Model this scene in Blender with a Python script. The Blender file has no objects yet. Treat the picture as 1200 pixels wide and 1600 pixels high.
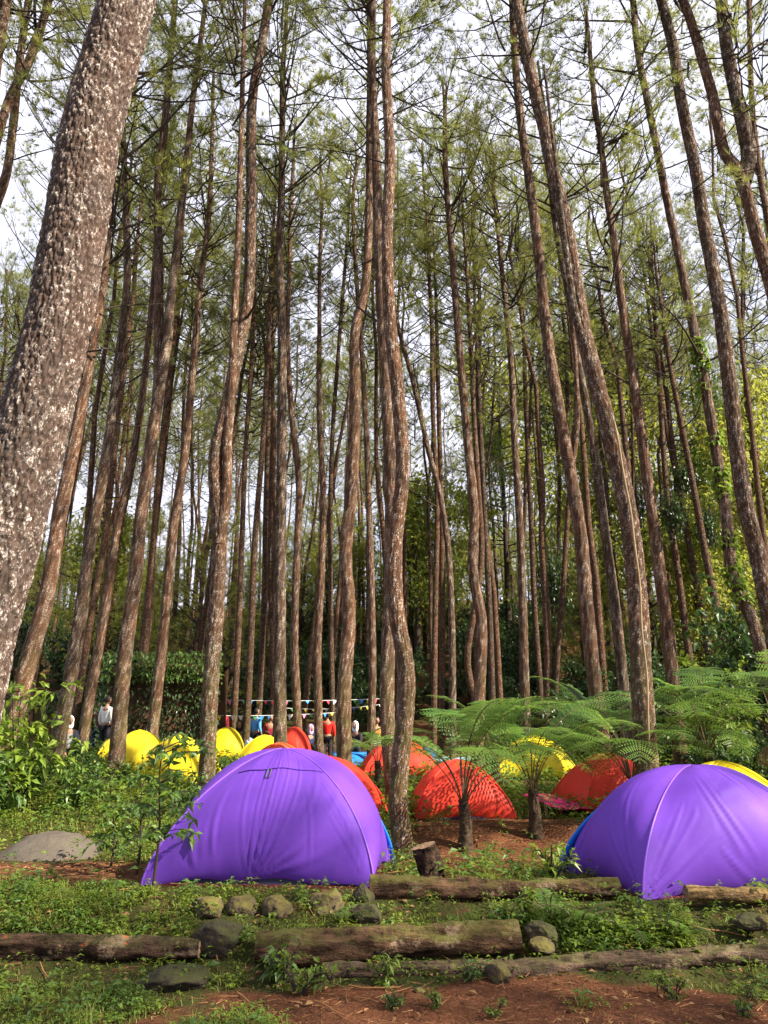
import bpy, math, random
import numpy as np
from mathutils import Vector, Matrix

S = bpy.context.scene
C = S.collection
R = np.random.default_rng(7)
random.seed(7)

# ------------------------------------------------------------------ camera
PITCH = math.radians(17.1); CZ = 1.3; FPX = 1200.0
cam = bpy.data.cameras.new('camera'); cam.sensor_fit = 'VERTICAL'; cam.sensor_height = 36; cam.lens = 27
cam.clip_start = .05; cam.clip_end = 2000
camo = bpy.data.objects.new('camera', cam); C.objects.link(camo)
camo.location = (0, 0, CZ); camo.rotation_euler = (math.pi/2 + PITCH, 0, 0)
S.camera = camo

# ------------------------------------------------------------------ sky, sun, exposure
SUN_DIR = Vector((.80, -.36, .69)).normalized()           # from the scene towards the sun
SUN_EL = math.asin(SUN_DIR.z); SUN_AZ = math.atan2(SUN_DIR.x, SUN_DIR.y)
W = bpy.data.worlds.new('World'); S.world = W; W.use_nodes = True
nt = W.node_tree; nt.nodes.clear()
n_out = nt.nodes.new('ShaderNodeOutputWorld'); n_bg = nt.nodes.new('ShaderNodeBackground')
n_sky = nt.nodes.new('ShaderNodeTexSky'); n_sky.sky_type = 'NISHITA'; n_sky.sun_disc = False
n_sky.sun_elevation = SUN_EL; n_sky.sun_rotation = SUN_AZ
n_sky.air_density = 1.0; n_sky.dust_density = 2.0
n_tc = nt.nodes.new('ShaderNodeTexCoord'); n_no = nt.nodes.new('ShaderNodeTexNoise')
n_no.inputs['Scale'].default_value = 3.0; n_no.inputs['Detail'].default_value = 5
n_rmp = nt.nodes.new('ShaderNodeMapRange'); n_rmp.inputs[1].default_value = .28; n_rmp.inputs[2].default_value = .52
n_rmp.inputs[3].default_value = .42; n_rmp.inputs[4].default_value = 1.0
n_mix = nt.nodes.new('ShaderNodeMix'); n_mix.data_type = 'RGBA'
n_mix.inputs['B'].default_value = (8.0, 8.1, 9.7, 1)      # thin bright cloud over the blue
nt.links.new(n_tc.outputs['Generated'], n_no.inputs['Vector'])
nt.links.new(n_no.outputs['Fac'], n_rmp.inputs[0]); nt.links.new(n_rmp.outputs[0], n_mix.inputs['Factor'])
nt.links.new(n_sky.outputs[0], n_mix.inputs['A']); nt.links.new(n_mix.outputs['Result'], n_bg.inputs['Color'])
n_bg.inputs['Strength'].default_value = .050
nt.links.new(n_bg.outputs[0], n_out.inputs[0])
sun = bpy.data.lights.new('sun', 'SUN'); sun.energy = 5.0; sun.angle = math.radians(.6); sun.color = (1, .90, .72)
suno = bpy.data.objects.new('sun', sun); C.objects.link(suno)
suno.rotation_euler = SUN_DIR.to_track_quat('Z', 'Y').to_euler(); suno.location = (20, -20, 40)
S.view_settings.view_transform = 'Standard'; S.view_settings.look = 'None'
S.view_settings.gamma = 1; S.view_settings.use_curve_mapping = False
S.view_settings.exposure = 1.7
S.cycles.max_bounces = 6; S.cycles.diffuse_bounces = 3; S.cycles.transmission_bounces = 4

# ------------------------------------------------------------------ helpers
cp, sp = math.cos(PITCH), math.sin(PITCH)
def at(px, py, Y):
    a = (px-600)/FPX; b = (800-py)/FPX
    d = np.array((a, cp - b*sp, sp + b*cp)); d = d*(Y/d[1])
    return np.array((d[0], Y, d[2]+CZ))
def depth_of(p): return p[1]*cp + (p[2]-CZ)*sp
def sm(t): t = np.clip(t, 0, 1); return t*t*(3-2*t)

def _h(i, j, k, s):
    n = (i*73856093) ^ (j*19349663) ^ (k*83492791) ^ (s*2654435)
    n = (n ^ (n >> 13))*1274126177 & 0x7fffffff
    n = (n ^ (n >> 16))
    return (n & 0xffff)/65535.0
def vnoise(p, s=0):
    p = np.asarray(p, float); i = np.floor(p).astype(np.int64); f = p-i; f = f*f*(3-2*f)
    r = 0
    for a in (0, 1):
        for b in (0, 1):
            for c in (0, 1):
                w = (f[..., 0] if a else 1-f[..., 0])*(f[..., 1] if b else 1-f[..., 1])*(f[..., 2] if c else 1-f[..., 2])
                r = r + w*_h(i[..., 0]+a, i[..., 1]+b, i[..., 2]+c, s)
    return r
def fbm(p, o=4, s=0):
    p = np.asarray(p, float); r = 0; a = .5; t = 0
    for q in range(o):
        r = r + a*vnoise(p*2**q + q*17.3, s+q); t += a; a *= .5
    return r/t
def worley(p, s=0):
    p = np.asarray(p, float); i = np.floor(p).astype(np.int64)
    f1 = np.full(len(p), 9.); f2 = np.full(len(p), 9.); cid = np.zeros(len(p))
    for a in (-1, 0, 1):
        for b in (-1, 0, 1):
            for c in (-1, 0, 1):
                q = i + np.array((a, b, c))
                h = [_h(q[:, 0], q[:, 1], q[:, 2], s+k) for k in (1, 2, 3)]
                d = np.sqrt(sum((q[:, k]+h[k]-p[:, k])**2 for k in range(3)))
                m = d < f1
                f2 = np.where(m, f1, np.minimum(f2, d)); cid = np.where(m, _h(q[:, 0], q[:, 1], q[:, 2], s+9), cid); f1 = np.where(m, d, f1)
    return f1, f2, cid

def link(o, parent=None):
    C.objects.link(o)
    if parent is not None: o.parent = parent
    return o
def mesh(name, V, F, mats, mi=None, smooth=True):
    V = np.asarray(V, np.float32).reshape(-1, 3)
    Fs = F if isinstance(F, list) else [F]
    Fs = [np.asarray(f, np.int32) for f in Fs if len(f)]
    me = bpy.data.meshes.new(name)
    me.vertices.add(len(V)); me.vertices.foreach_set('co', V.ravel())
    li = np.concatenate([f.ravel() for f in Fs]); sz = np.concatenate([np.full(len(f), f.shape[1], np.int32) for f in Fs])
    me.loops.add(len(li)); me.loops.foreach_set('vertex_index', li)
    st = np.concatenate(([0], np.cumsum(sz)[:-1])).astype(np.int32)
    me.polygons.add(len(sz)); me.polygons.foreach_set('loop_start', st); me.polygons.foreach_set('loop_total', sz)
    if not isinstance(mats, (list, tuple)): mats = [mats]
    for m in mats: me.materials.append(m)
    if mi is not None: me.polygons.foreach_set('material_index', np.asarray(mi, np.int32))
    me.polygons.foreach_set('use_smooth', np.full(len(sz), bool(smooth)))
    me.update(calc_edges=True)
    return me
def obj(name, me, parent=None, loc=(0, 0, 0), rot=(0, 0, 0), scale=None):
    o = bpy.data.objects.new(name, me); o.location = loc; o.rotation_euler = rot
    if scale is not None: o.scale = (scale,)*3 if np.isscalar(scale) else scale
    return link(o, parent)
def tag(o, label=None, cat=None, group=None, kind=None):
    for k, v in (('label', label), ('category', cat), ('group', group), ('kind', kind)):
        if v: o[k] = v
    return o
def thing(name, loc, label, cat, group=None, rz=0):
    o = bpy.data.objects.new(name, None); o.location = [float(v) for v in loc]; o.rotation_euler = (0, 0, rz); o.empty_display_size = .2
    return tag(link(o), label, cat, group)
def copy_tree(o, parent=None):
    c = o.copy(); C.objects.link(c)
    if parent is not None: c.parent = parent
    for ch in o.children: copy_tree(ch, c)
    return c

class MB:
    def __init__(s): s.V = []; s.T = []; s.Q = []; s.n = 0; s.tm = []; s.qm = []
    def add(s, V, F, m=0):
        V = np.asarray(V, float).reshape(-1, 3); F = np.asarray(F, int)
        s.V.append(V)
        if F.shape[1] == 3: s.T.append(F+s.n); s.tm.append(np.full(len(F), m))
        else: s.Q.append(F+s.n); s.qm.append(np.full(len(F), m))
        s.n += len(V)
    def tube(s, P, r, sides=6, m=0, cap=False):
        V, F = tube(P, r, sides); s.add(V, F, m)
        if cap:
            for e, ring in ((0, 0), (-1, len(P)-1)):
                c = np.vstack([V[ring*sides:(ring+1)*sides], np.asarray(P)[e]])
                f = [(i, (i+1) % sides, sides) if e else ((i+1) % sides, i, sides) for i in range(sides)]
                s.add(c, f, m)
    def mesh(s, name, mats, smooth=True):
        F = []; mi = []
        if s.T: F.append(np.vstack(s.T)); mi.append(np.concatenate(s.tm))
        if s.Q: F.append(np.vstack(s.Q)); mi.append(np.concatenate(s.qm))
        return mesh(name, np.vstack(s.V), F, mats, np.concatenate(mi), smooth)

def frames(P):
    P = np.asarray(P, float); T = np.gradient(P, axis=0); T /= np.linalg.norm(T, axis=1)[:, None]+1e-9
    ref = np.array((1., 0, 0)) if abs(T[0][0]) < .8 else np.array((0, 1., 0))
    N = np.zeros_like(P); n = ref - T[0]*(ref@T[0])
    for i in range(len(P)):
        n = n - T[i]*(n@T[i]); n /= np.linalg.norm(n)+1e-9; N[i] = n
    return T, N, np.cross(T, N)
def tube(P, r, sides=8):
    P = np.asarray(P, float); n = len(P); r = np.broadcast_to(np.asarray(r, float), (n,) if np.ndim(r) < 2 else np.shape(r))
    T, N, B = frames(P); a = np.arange(sides)*2*math.pi/sides
    rr = r[:, None] if r.ndim == 1 else r
    V = P[:, None, :] + (N[:, None, :]*np.cos(a)[None, :, None] + B[:, None, :]*np.sin(a)[None, :, None])*rr[:, :, None]
    i = np.arange(n-1)[:, None]*sides; j = np.arange(sides)[None, :]; k = (j+1) % sides
    F = np.stack([i+j, i+k, i+sides+k, i+sides+j], -1).reshape(-1, 4)
    return V.reshape(-1, 3), F
def resample(P, n):
    P = np.asarray(P, float)
    d = np.concatenate(([0], np.cumsum(np.linalg.norm(np.diff(P[:, :3], axis=0), axis=1))))
    t = np.linspace(0, d[-1], n)
    m = np.gradient(P, d, axis=0)                         # smooth cubic through the traced points
    i = np.clip(np.searchsorted(d, t, side='right')-1, 0, len(d)-2); h = (d[i+1]-d[i]); u = ((t-d[i])/h)[:, None]; h = h[:, None]
    return (2*u**3-3*u**2+1)*P[i] + (u**3-2*u**2+u)*h*m[i] + (-2*u**3+3*u**2)*P[i+1] + (u**3-u**2)*h*m[i+1]
def unit(v): return v/(np.linalg.norm(v, axis=-1, keepdims=True)+1e-9)

# ------------------------------------------------------------------ materials
class NB:
    def __init__(s, name):
        s.m = bpy.data.materials.new(name); s.m.use_nodes = True; s.t = s.m.node_tree; s.t.nodes.clear()
        s.out = s.t.nodes.new('ShaderNodeOutputMaterial')
    def n(s, typ, **kw):
        x = s.t.nodes.new('ShaderNode'+typ)
        for k, v in kw.items():
            if k.startswith('_'): setattr(x, k[1:], v)
        return x
    def l(s, a, b): s.t.links.new(a, b)
    def noise(s, vec, scale, detail=4, rough=.6):
        x = s.n('TexNoise'); x.inputs['Scale'].default_value = scale; x.inputs['Detail'].default_value = detail; x.inputs['Roughness'].default_value = rough
        if vec is not None: s.l(vec, x.inputs['Vector'])
        return x.outputs['Fac']
    def mapr(s, v, a, b, c=0., d=1.):
        x = s.n('MapRange'); s.l(v, x.inputs[0])
        for i, q in enumerate((a, b, c, d)): x.inputs[i+1].default_value = q
        return x.outputs[0]
    def mix(s, f, a, b, typ='MIX'):
        x = s.n('Mix'); x.data_type = 'RGBA'; x.blend_type = typ
        for k, v in (('Factor', f), ('A', a), ('B', b)):
            if isinstance(v, (tuple, list)): x.inputs[k].default_value = (*v, 1) if len(v) == 3 else v
            elif isinstance(v, (int, float)): x.inputs[k].default_value = v
            else: s.l(v, x.inputs[k])
        return x.outputs['Result']
    def math(s, op, a, b=0.):
        x = s.n('Math'); x.operation = op
        for i, v in enumerate((a, b)):
            if isinstance(v, (int, float)): x.inputs[i].default_value = v
            else: s.l(v, x.inputs[i])
        return x.outputs[0]
    def coord(s, which='Object', scale=None):
        x = s.n('TexCoord').outputs[which]
        if scale:
            mp = s.n('Mapping'); mp.inputs['Scale'].default_value = scale; s.l(x, mp.inputs['Vector']); x = mp.outputs[0]
        return x
    def bsdf(s, col, rough=.8, spec=.3, bump=None, bs=.3, bd=.02):
        x = s.n('BsdfPrincipled')
        if isinstance(col, (tuple, list)): x.inputs['Base Color'].default_value = (*col, 1)
        else: s.l(col, x.inputs['Base Color'])
        x.inputs['Roughness'].default_value = rough; x.inputs['Specular IOR Level'].default_value = spec
        if bump is not None:
            b = s.n('Bump'); b.inputs['Strength'].default_value = bs; b.inputs['Distance'].default_value = bd; s.l(bump, b.inputs['Height']); s.l(b.outputs[0], x.inputs['Normal'])
        return x
    def done(s, sh): s.l(sh.outputs[0], s.out.inputs['Surface']); return s.m

def mat_leaf(name, c1, c2, trans=.35, rough=.45, spec=.35, scale=3., obj_rand=.5):
    b = NB(name); v = b.coord('Object')
    f = b.noise(v, scale, 3); oi = b.n('ObjectInfo').outputs['Random']
    f2 = b.math('ADD', b.mapr(f, .3, .7), b.math('MULTIPLY', b.math('SUBTRACT', oi, .5), obj_rand))
    col = b.mix(f2, c1, c2)
    p = b.bsdf(col, rough, spec)
    t = b.n('BsdfTranslucent'); b.l(b.mix(.5, col, tuple(min(1, x*1.9) for x in c2)), t.inputs['Color'])
    mx = b.n('MixShader'); mx.inputs[0].default_value = trans; b.l(p.outputs[0], mx.inputs[1]); b.l(t.outputs[0], mx.inputs[2])
    return b.done(mx)
def mat_bark(name, base, red, pale, pale_lo=.56, moss=0., detail=False):
    b = NB(name); v = b.coord('Object', (1, 1, .75))
    vo = b.n('TexVoronoi'); vo.feature = 'DISTANCE_TO_EDGE'; vo.inputs['Scale'].default_value = 20; b.l(v, vo.inputs['Vector'])
    crack = b.mapr(vo.outputs['Distance'], .0, .16)
    vc = b.n('TexVoronoi'); vc.inputs['Scale'].default_value = 24; b.l(v, vc.inputs['Vector'])
    sep = b.n('SeparateColor'); b.l(vc.outputs['Color'], sep.inputs[0])
    n1 = b.noise(b.coord('Object'), 2.6, 5); n2 = b.noise(b.coord('Object', (1, 1, .75)), 62, 5, .75); oi = b.n('ObjectInfo').outputs['Random']
    col = b.mix(b.mapr(b.math('ADD', n1, b.math('MULTIPLY', oi, .35)), .45, .8), base, red)
    if detail:
        at_ = b.n('Attribute'); at_.attribute_name = 'plate'; pl = at_.outputs['Fac']
        at2 = b.n('Attribute'); at2.attribute_name = 'crack'; crack = at2.outputs['Fac']
    else: pl = sep.outputs[0]
    tone = b.mapr(pl, 0, 1, .72, 1.25)
    col = b.mix(1., col, b.n('CombineColor').outputs[0], 'MIX') if False else col
    sc = b.n('VectorMath'); sc.operation = 'SCALE'; b.l(col, sc.inputs[0]); b.l(tone, sc.inputs['Scale'])
    pf = b.math('MULTIPLY', b.mapr(b.math('ADD', b.math('MULTIPLY', pl, .13), b.math('MULTIPLY', n2, .95)), pale_lo, pale_lo+.09), .85)
    col = b.mix(pf, sc.outputs[0], pale)
    col = b.mix(b.mapr(crack, 0, 1, .78, 0), col, (.028, .018, .013))
    if moss:
        g = b.n('NewGeometry'); sx = b.n('SeparateXYZ'); b.l(g.outputs['Position'], sx.inputs[0])
        mf = b.math('MULTIPLY', b.mapr(b.noise(v, 3, 4), .42, .62), moss)
        mf = b.math('MULTIPLY', mf, b.mapr(sx.outputs['Z'], 1.2, 3.5, 1, 0))
        col = b.mix(mf, col, (.07, .085, .02))
    h = b.math('ADD', b.math('MULTIPLY', crack, .7), b.math('MULTIPLY', n2, .6))
    return b.done(b.bsdf(col, .9, .12, h, .55, .03))
M_bark = mat_bark('pine_bark', (.048, .030, .019), (.095, .043, .021), (.42, .38, .32), .605, .5)
M_bark_big = mat_bark('plated_bark', (.080, .058, .049), (.105, .064, .048), (.58, .54, .50), .588, 0, True)
M_bark_mid = mat_bark('flaky_bark', (.055, .035, .022), (.105, .048, .024), (.54, .49, .43), .588, .5, True)
M_twig = NB('twig'); M_twig = M_twig.done(M_twig.bsdf((.045, .034, .026), .9, .1))
M_needle = mat_leaf('pine_needle', (.085, .12, .038), (.225, .235, .046), .5, .5, .3, .35, .7)
M_leaf = mat_leaf('green_leaf', (.045, .10, .018), (.10, .17, .03), .35, .42, .4, 2.2)
M_bright = mat_leaf('bright_leaf', (.09, .17, .02), (.19, .26, .03), .4, .42, .4, 2.5)
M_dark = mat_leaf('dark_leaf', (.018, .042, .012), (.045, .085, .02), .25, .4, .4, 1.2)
M_fern = mat_leaf('fern_green', (.055, .135, .028), (.150, .245, .045), .4, .42, .4, 1.5)
M_weed = mat_leaf('weed_green', (.040, .095, .014), (.175, .23, .022), .35, .5, .3, 1.3, .2)
M_grass = mat_leaf('grass_blade', (.07, .115, .02), (.23, .23, .04), .35, .5, .3, 1.0, .2)
def plain(name, col, rough=.7, spec=.3, var=.18, sc=6):
    b = NB(name); f = b.noise(b.coord('Object'), sc, 4)
    c = b.mix(b.mapr(f, .3, .7), tuple(x*(1-var) for x in col), tuple(min(1, x*(1+var)) for x in col))
    return b.done(b.bsdf(c, rough, spec, f, .15, .01))
def mat_fabric(name, col, trans=.3, rough=.42):
    b = NB(name); v = b.coord('Object')
    f = b.noise(v, 2.5, 4); g = b.noise(v, 9, 5)
    c = b.mix(b.mapr(f, .3, .7), tuple(x*.92 for x in col), tuple(min(1, x*1.06) for x in col))
    c = b.mix(b.mapr(b.noise(v, 1.7, 5, .7), .58, .78, 0, .18), c, (.25, .2, .18))
    p = b.bsdf(c, rough, .25, g, .12, .02)
    t = b.n('BsdfTranslucent'); b.l(c, t.inputs['Color'])
    mx = b.n('MixShader'); mx.inputs[0].default_value = trans; b.l(p.outputs[0], mx.inputs[1]); b.l(t.outputs[0], mx.inputs[2])
    return b.done(mx)
M_purple = mat_fabric('purple_nylon', (.135, .043, .41), .12, .62)
M_purple_seam = mat_fabric('purple_seam', (.21, .08, .54), .1)
M_blue = mat_fabric('blue_nylon', (.02, .20, .70), .2)
M_red = mat_fabric('red_nylon', (.80, .06, .035), .4)
M_orange = mat_fabric('orange_nylon', (.82, .13, .045), .4)
M_yellow = mat_fabric('yellow_nylon', (.80, .62, .02), .25)
M_pale = mat_fabric('pale_blue_nylon', (.30, .44, .60), .2)
M_magenta = mat_fabric('magenta_nylon', (.75, .03, .22), .2)
M_tarp = mat_fabric('blue_tarp', (.03, .22, .62), .15)
M_inner = plain('dark_inner_fabric', (.018, .016, .045))
M_floor = plain('dark_red_groundsheet', (.10, .012, .02))
M_line = plain('guy_cord', (.08, .08, .085))

# ------------------------------------------------------------------ terrain
YS = [-60, 0, 5.9, 6.6, 6.95, 7.25, 7.6, 8, 9, 10.4, 11.4, 12.2, 14, 18, 20, 24, 30, 34, 40, 50, 70, 110, 170]
ZA = [-.5, -.45, -.43, -.40, -.30, -.14, -.03, 0, 0, -.04, -.12, .20, .15, .45, .62, .72, .83, 1.5, 3.6, 6.6, 12, 21, 33]
ZB = [-.5, -.45, -.43, -.40, -.30, -.14, -.03, 0, 0, -.01, .02, .08, .18, .45, .62, .72, .83, 1.3, 3.0, 5.6, 10.5, 19, 31]
def H0(x, y):
    x = np.asarray(x, float); y = np.asarray(y, float)
    k = sm((x+.6)/.9)
    z = np.interp(y, YS, ZA)*k + np.interp(y, YS, ZB)*(1-k)
    z = z + .32*sm((-x-1.8)/4)*sm((y-9.5)/6)*(1-sm((y-22)/10))
    z = z + .55*sm((x-4.2)/4)*sm((y-9.5)/6)*(1-sm((y-30)/15))
    return z
def Hg(x, y):
    x = np.asarray(x, float); y = np.asarray(y, float)
    p = np.stack([x, y, np.zeros_like(x)], -1)
    n = (fbm(p*.9, 4, 3)-.5)*.10 + (fbm(p*4.5, 3, 5)-.5)*.05
    n = n*(1+2.5*sm((y-30)/30))
    flat = sm((y-7.9)/.3)*(1-sm((y-10.2)/.5))*.75
    return H0(x, y) + n*(1-flat)
def hz(x, y): return float(Hg(np.array([x]), np.array([y]))[0])

def greenness(x, y):
    """1 = grass and weeds, 0 = bare red-brown soil"""
    x = np.asarray(x, float); y = np.asarray(y, float)
    p = np.stack([x, y, np.zeros_like(x)], -1)
    n = fbm(p*1.4, 4, 11); n2 = fbm(p*4.0, 3, 14)
    g = np.ones_like(x)*.85
    path = (1-sm((y-6.35-.15*np.sin(x*1.3))/.35))*sm((x+1.0+.5*(y-5.4))/.8)       # trodden soil at the front
    g = g - path*.95 + path*sm((x-1.2)/1.6)*.28
    strip = sm((y-8.35)/.3)*(1-sm((y-9.7)/.5))*sm((-x-1.7)/.5)                     # soil strip beside the tent
    g = g - strip*.95
    bank = sm((x-.1)/.5)*sm((y-8.9)/.7)*(1-sm((y-13.2)/1.5))                       # needle-covered bank
    g = g - bank*.80
    far = sm((y-22)/6); g = g*(1-far) + far*.55
    camp = sm((y-15)/3)*(1-sm((y-34)/4))*sm((x+3.5)/2); g = g - camp*.25
    return np.clip(g + (n-.5)*1.1 + (n2-.5)*.5, 0, 1)

def axis(parts):
    o = []
    for a, b, s in parts: o.append(np.arange(a, b, s))
    return np.concatenate(o)
gx = axis([(-130, -30, 6), (-30, -8, .8), (-8, -4.6, .2), (-4.6, 5.6, .07), (5.6, 9, .2), (9, 30, .8), (30, 131, 6)])
gy = axis([(-60, 0, 4), (0, 5, .4), (5, 8.2, .045), (8.2, 14, .08), (14, 30, .3), (30, 60, 1.), (60, 172, 5)])
GX, GY = np.meshgrid(gx, gy); GZ = Hg(GX, GY)
nx, ny = len(gx), len(gy)
i = (np.arange(ny-1)[:, None]*nx + np.arange(nx-1)[None, :]).ravel()
b = NB('forest_floor')
vv = b.n('NewGeometry').outputs['Position']
ga = b.n('Attribute'); ga.attribute_name = 'green'
na = b.noise(vv, 6, 6, .7); nb_ = b.noise(vv, 38, 4, .7); nc = b.noise(vv, 1.1, 4)
soil = b.mix(b.mapr(na, .3, .7), (.044, .017, .009), (.128, .047, .022))
soil = b.mix(b.mapr(nb_, .5, .72), soil, (.165, .08, .04))
mossc = b.mix(b.mapr(nb_, .3, .7), (.018, .024, .007), (.060, .066, .016))
mossc = b.mix(b.mapr(na, .52, .66), mossc, (.075, .040, .020))
col = b.mix(b.mapr(b.math('ADD', ga.outputs['Fac'], b.math('MULTIPLY', b.math('SUBTRACT', na, .5), .9)), .38, .62), soil, mossc)
hh = b.math('ADD', b.math('MULTIPLY', na, 1.), b.math('MULTIPLY', nb_, .45))
M_ground = b.done(b.bsdf(col, .95, .1, hh, .9, .06))
gme = mesh('ground', np.stack([GX, GY, GZ], -1), np.stack([i, i+1, i+nx+1, i+nx], -1), M_ground)
a_ = gme.attributes.new('green', 'FLOAT', 'POINT'); a_.data.foreach_set('value', greenness(GX, GY).ravel().astype(np.float32))
tag(obj('ground', gme), kind='structure')

# ------------------------------------------------------------------ pine crowns (shared meshes)
def blades(P, D, k, L, w, spread=.55, droop=.12, rng=R):
    """k needle blades per tuft; P,D (n,3)"""
    n = len(P); P = np.repeat(P, k, 0); D = np.repeat(D, k, 0)
    d = unit(D + rng.normal(0, spread, (n*k, 3)) + np.array((0, 0, -droop)))
    l = L*rng.uniform(.7, 1.15, (n*k, 1))
    s = unit(np.cross(d, rng.normal(0, 1, (n*k, 3))))*(w*.5)
    V = np.stack([P-s, P+s, P+d*l+np.array((0, 0, -droop*.15))*l], 1).reshape(-1, 3)
    return V, np.arange(n*k*3).reshape(-1, 3)
def make_crown(name, seed, height, rad, nb, dens=1., dead=6, needleL=.24, conic=.5, leader=True):
    rng = np.random.default_rng(seed); mb = MB(); TP = []; TD = []
    zz = np.linspace(-height, 0, 14); wob = np.cumsum(rng.normal(0, .05, (14, 2)), 0); wob -= wob[-1]*0
    wob = wob-wob[0]
    def ax(z):
        return np.array([np.interp(z, zz, wob[:, 0])*sm((z+height)/height), np.interp(z, zz, wob[:, 1])*sm((z+height)/height), z])
    if leader:
        P = np.array([ax(z) for z in np.linspace(-1.5, 0, 6)]); mb.tube(P, np.linspace(.05, .012, 6), 5)
    for k in range(nb+dead):
        isdead = k >= nb
        t = rng.uniform(0, 1)**.85
        z0 = -height*(1-t)*.92-.15 if not isdead else -height*rng.uniform(.75, 1.35)
        az = k*2.399+rng.normal(0, .4)
        tip = 1-t
        L = rad*(conic*.5 + (1-conic*.5)*math.sin(min(1, tip*1.15+.1)*math.pi*.62))*rng.uniform(.7, 1.2)
        if isdead: L = rad*rng.uniform(.35, .8)
        e0 = rng.uniform(.15, .75); e1 = rng.uniform(.75, 1.25)
        if isdead: e0 = rng.uniform(-.15, .5); e1 = rng.uniform(.1, .9)
        n = 7; P = [ax(max(z0, -height)) if not isdead else np.array((0, 0, z0))]; dz = az
        for q in range(n-1):
            e = e0+(e1-e0)*q/(n-2); dz += rng.normal(0, .12); st = L/(n-1)*1.2
            P.append(P[-1]+st*np.array((math.cos(dz)*math.cos(e), math.sin(dz)*math.cos(e), math.sin(e))))
        P = np.array(P); r0 = .007+.009*L; mb.tube(P, np.linspace(r0, .004, n), 4)
        if isdead and rng.random() < .6: continue
        ns = int(rng.integers(4, 8))
        for q in range(ns):
            u = rng.uniform(.35, 1.); b0 = P[min(n-2, int(u*(n-1)))]+(P[min(n-1, int(u*(n-1))+1)]-P[min(n-2, int(u*(n-1)))])*((u*(n-1)) % 1)
            d = unit(unit(P[-1]-P[0])+rng.normal(0, .55, 3)+np.array((0, 0, .35)))
            l = L*rng.uniform(.2, .45)
            Q = np.array([b0, b0+d*l*.5+rng.normal(0, .05, 3), b0+d*l+np.array((0, 0, .06*l))]); mb.tube(Q, [.008, .006, .004], 3)
            m = max(3, int(l*10*dens)); tt = 1.04-.55*rng.uniform(0, 1, m)[:, None]**1.4
            TP.append(b0+(Q[2]-b0)*tt+rng.normal(0, .07, (m, 3))); TD.append(np.repeat(d[None], m, 0)+rng.normal(0, .35, (m, 3)))
        m = int(3*dens)+1; TP.append(P[-1]+rng.normal(0, .12, (m, 3))); TD.append(np.repeat(unit(P[-1]-P[-2])[None], m, 0))
    TP = np.vstack(TP); TD = unit(np.vstack(TD))
    V, F = blades(TP, TD, 13, needleL, .011, .5, .15, rng); mb.add(V, F, 1)
    return mb.mesh(name, [M_twig, M_needle], False)
CROWNS = [make_crown('pine_crown', 100+k, h, r, nbn, .7, dead, .25, cn) for k, (h, r, nbn, dead, cn) in enumerate(
    [(9, 2.6, 40, 5, .5), (8, 2.3, 34, 5, .3), (11, 2.4, 46, 7, .6), (7, 2.8, 36, 4, .2), (10, 2.0, 40, 8, .5), (8.5, 3.0, 42, 5, .4)])]

def branch_mesh(name, L, seed, m, green=False):
    rng = np.random.default_rng(seed); mb = MB(); P = [np.zeros(3)]; e = rng.uniform(.1, .6); a = 0
    for q in range(7):
        e += rng.normal(.05, .12); a += rng.normal(0, .15)
        P.append(P[-1]+L/7*np.array((math.cos(a)*math.cos(e), math.sin(a)*math.cos(e), math.sin(e))))
    P = np.array(P); mb.tube(P, np.linspace(.007+.008*L, .003, 8), 5)
    TP = []; TD = []
    for q in range(5):
        b0 = P[rng.integers(2, 7)]; d = unit(P[-1]-P[0]+rng.normal(0, .5, 3)*L); l = L*rng.uniform(.15, .4)
        Q = np.array([b0, b0+d*l*.5+rng.normal(0, .03, 3), b0+d*l]); mb.tube(Q, [.009, .006, .003], 3)
        TP.append(b0+(Q[2]-b0)*rng.uniform(.3, 1, (7, 1))); TD.append(np.repeat(d[None], 7, 0))
    if green:
        V, F = blades(np.vstack(TP), np.vstack(TD), 14, .24, .012, .5, .15, rng); mb.add(V, F, 1)
    return mb.mesh(name, [m, M_needle], not green)
BR_DEAD = [branch_mesh('dead_branch', l, 300+k, M_twig) for k, l in enumerate((.9, 1.4, 2.0, 2.6))]
BR_GREEN = [branch_mesh('needle_branch', l, 320+k, M_twig, True) for k, l in enumerate((1.8, 2.4, 3.0))]

def bark_tube(P, r, sides, rings, seed, relief=.016, cell=16., flare=True):
    """trunk with proud bark plates; returns V,F,plate,crack (local to the first point)"""
    P = np.asarray(P, float); O = P[0].copy()
    X = resample(np.column_stack([P-O, r]), rings); Pc = X[:, :3]; rr = X[:, 3]
    h = np.concatenate(([0], np.cumsum(np.linalg.norm(np.diff(Pc, axis=0), axis=1))))
    if flare: rr = rr*(1+.35*np.exp(-h/.25))
    V, F = tube(Pc, rr, sides)
    T, N, B = frames(Pc); Cn = np.repeat(Pc, sides, 0); out = unit(V-Cn)
    q = V*np.array((cell, cell, cell*.72)) + fbm(V*6, 2, seed)[:, None]*1.1 + seed*3.1
    f1, f2, cid = worley(q, seed)
    crack = np.clip((f2-f1)/.22, 0, 1)
    big = fbm(V*np.array((2.2, 2.2, 1.1))+seed, 3, seed)-.5
    d = (crack*.75+cid*.55-.6)*relief*np.clip(np.repeat(rr, sides)/.15, .3, 1.2) + big*.10*np.repeat(rr, sides)
    return V+out*d[:, None], F, cid, crack, O, Pc
def set_attr(me, name, v):
    a = me.attributes.new(name, 'FLOAT', 'POINT'); a.data.foreach_set('value', np.asarray(v, np.float32))

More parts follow.
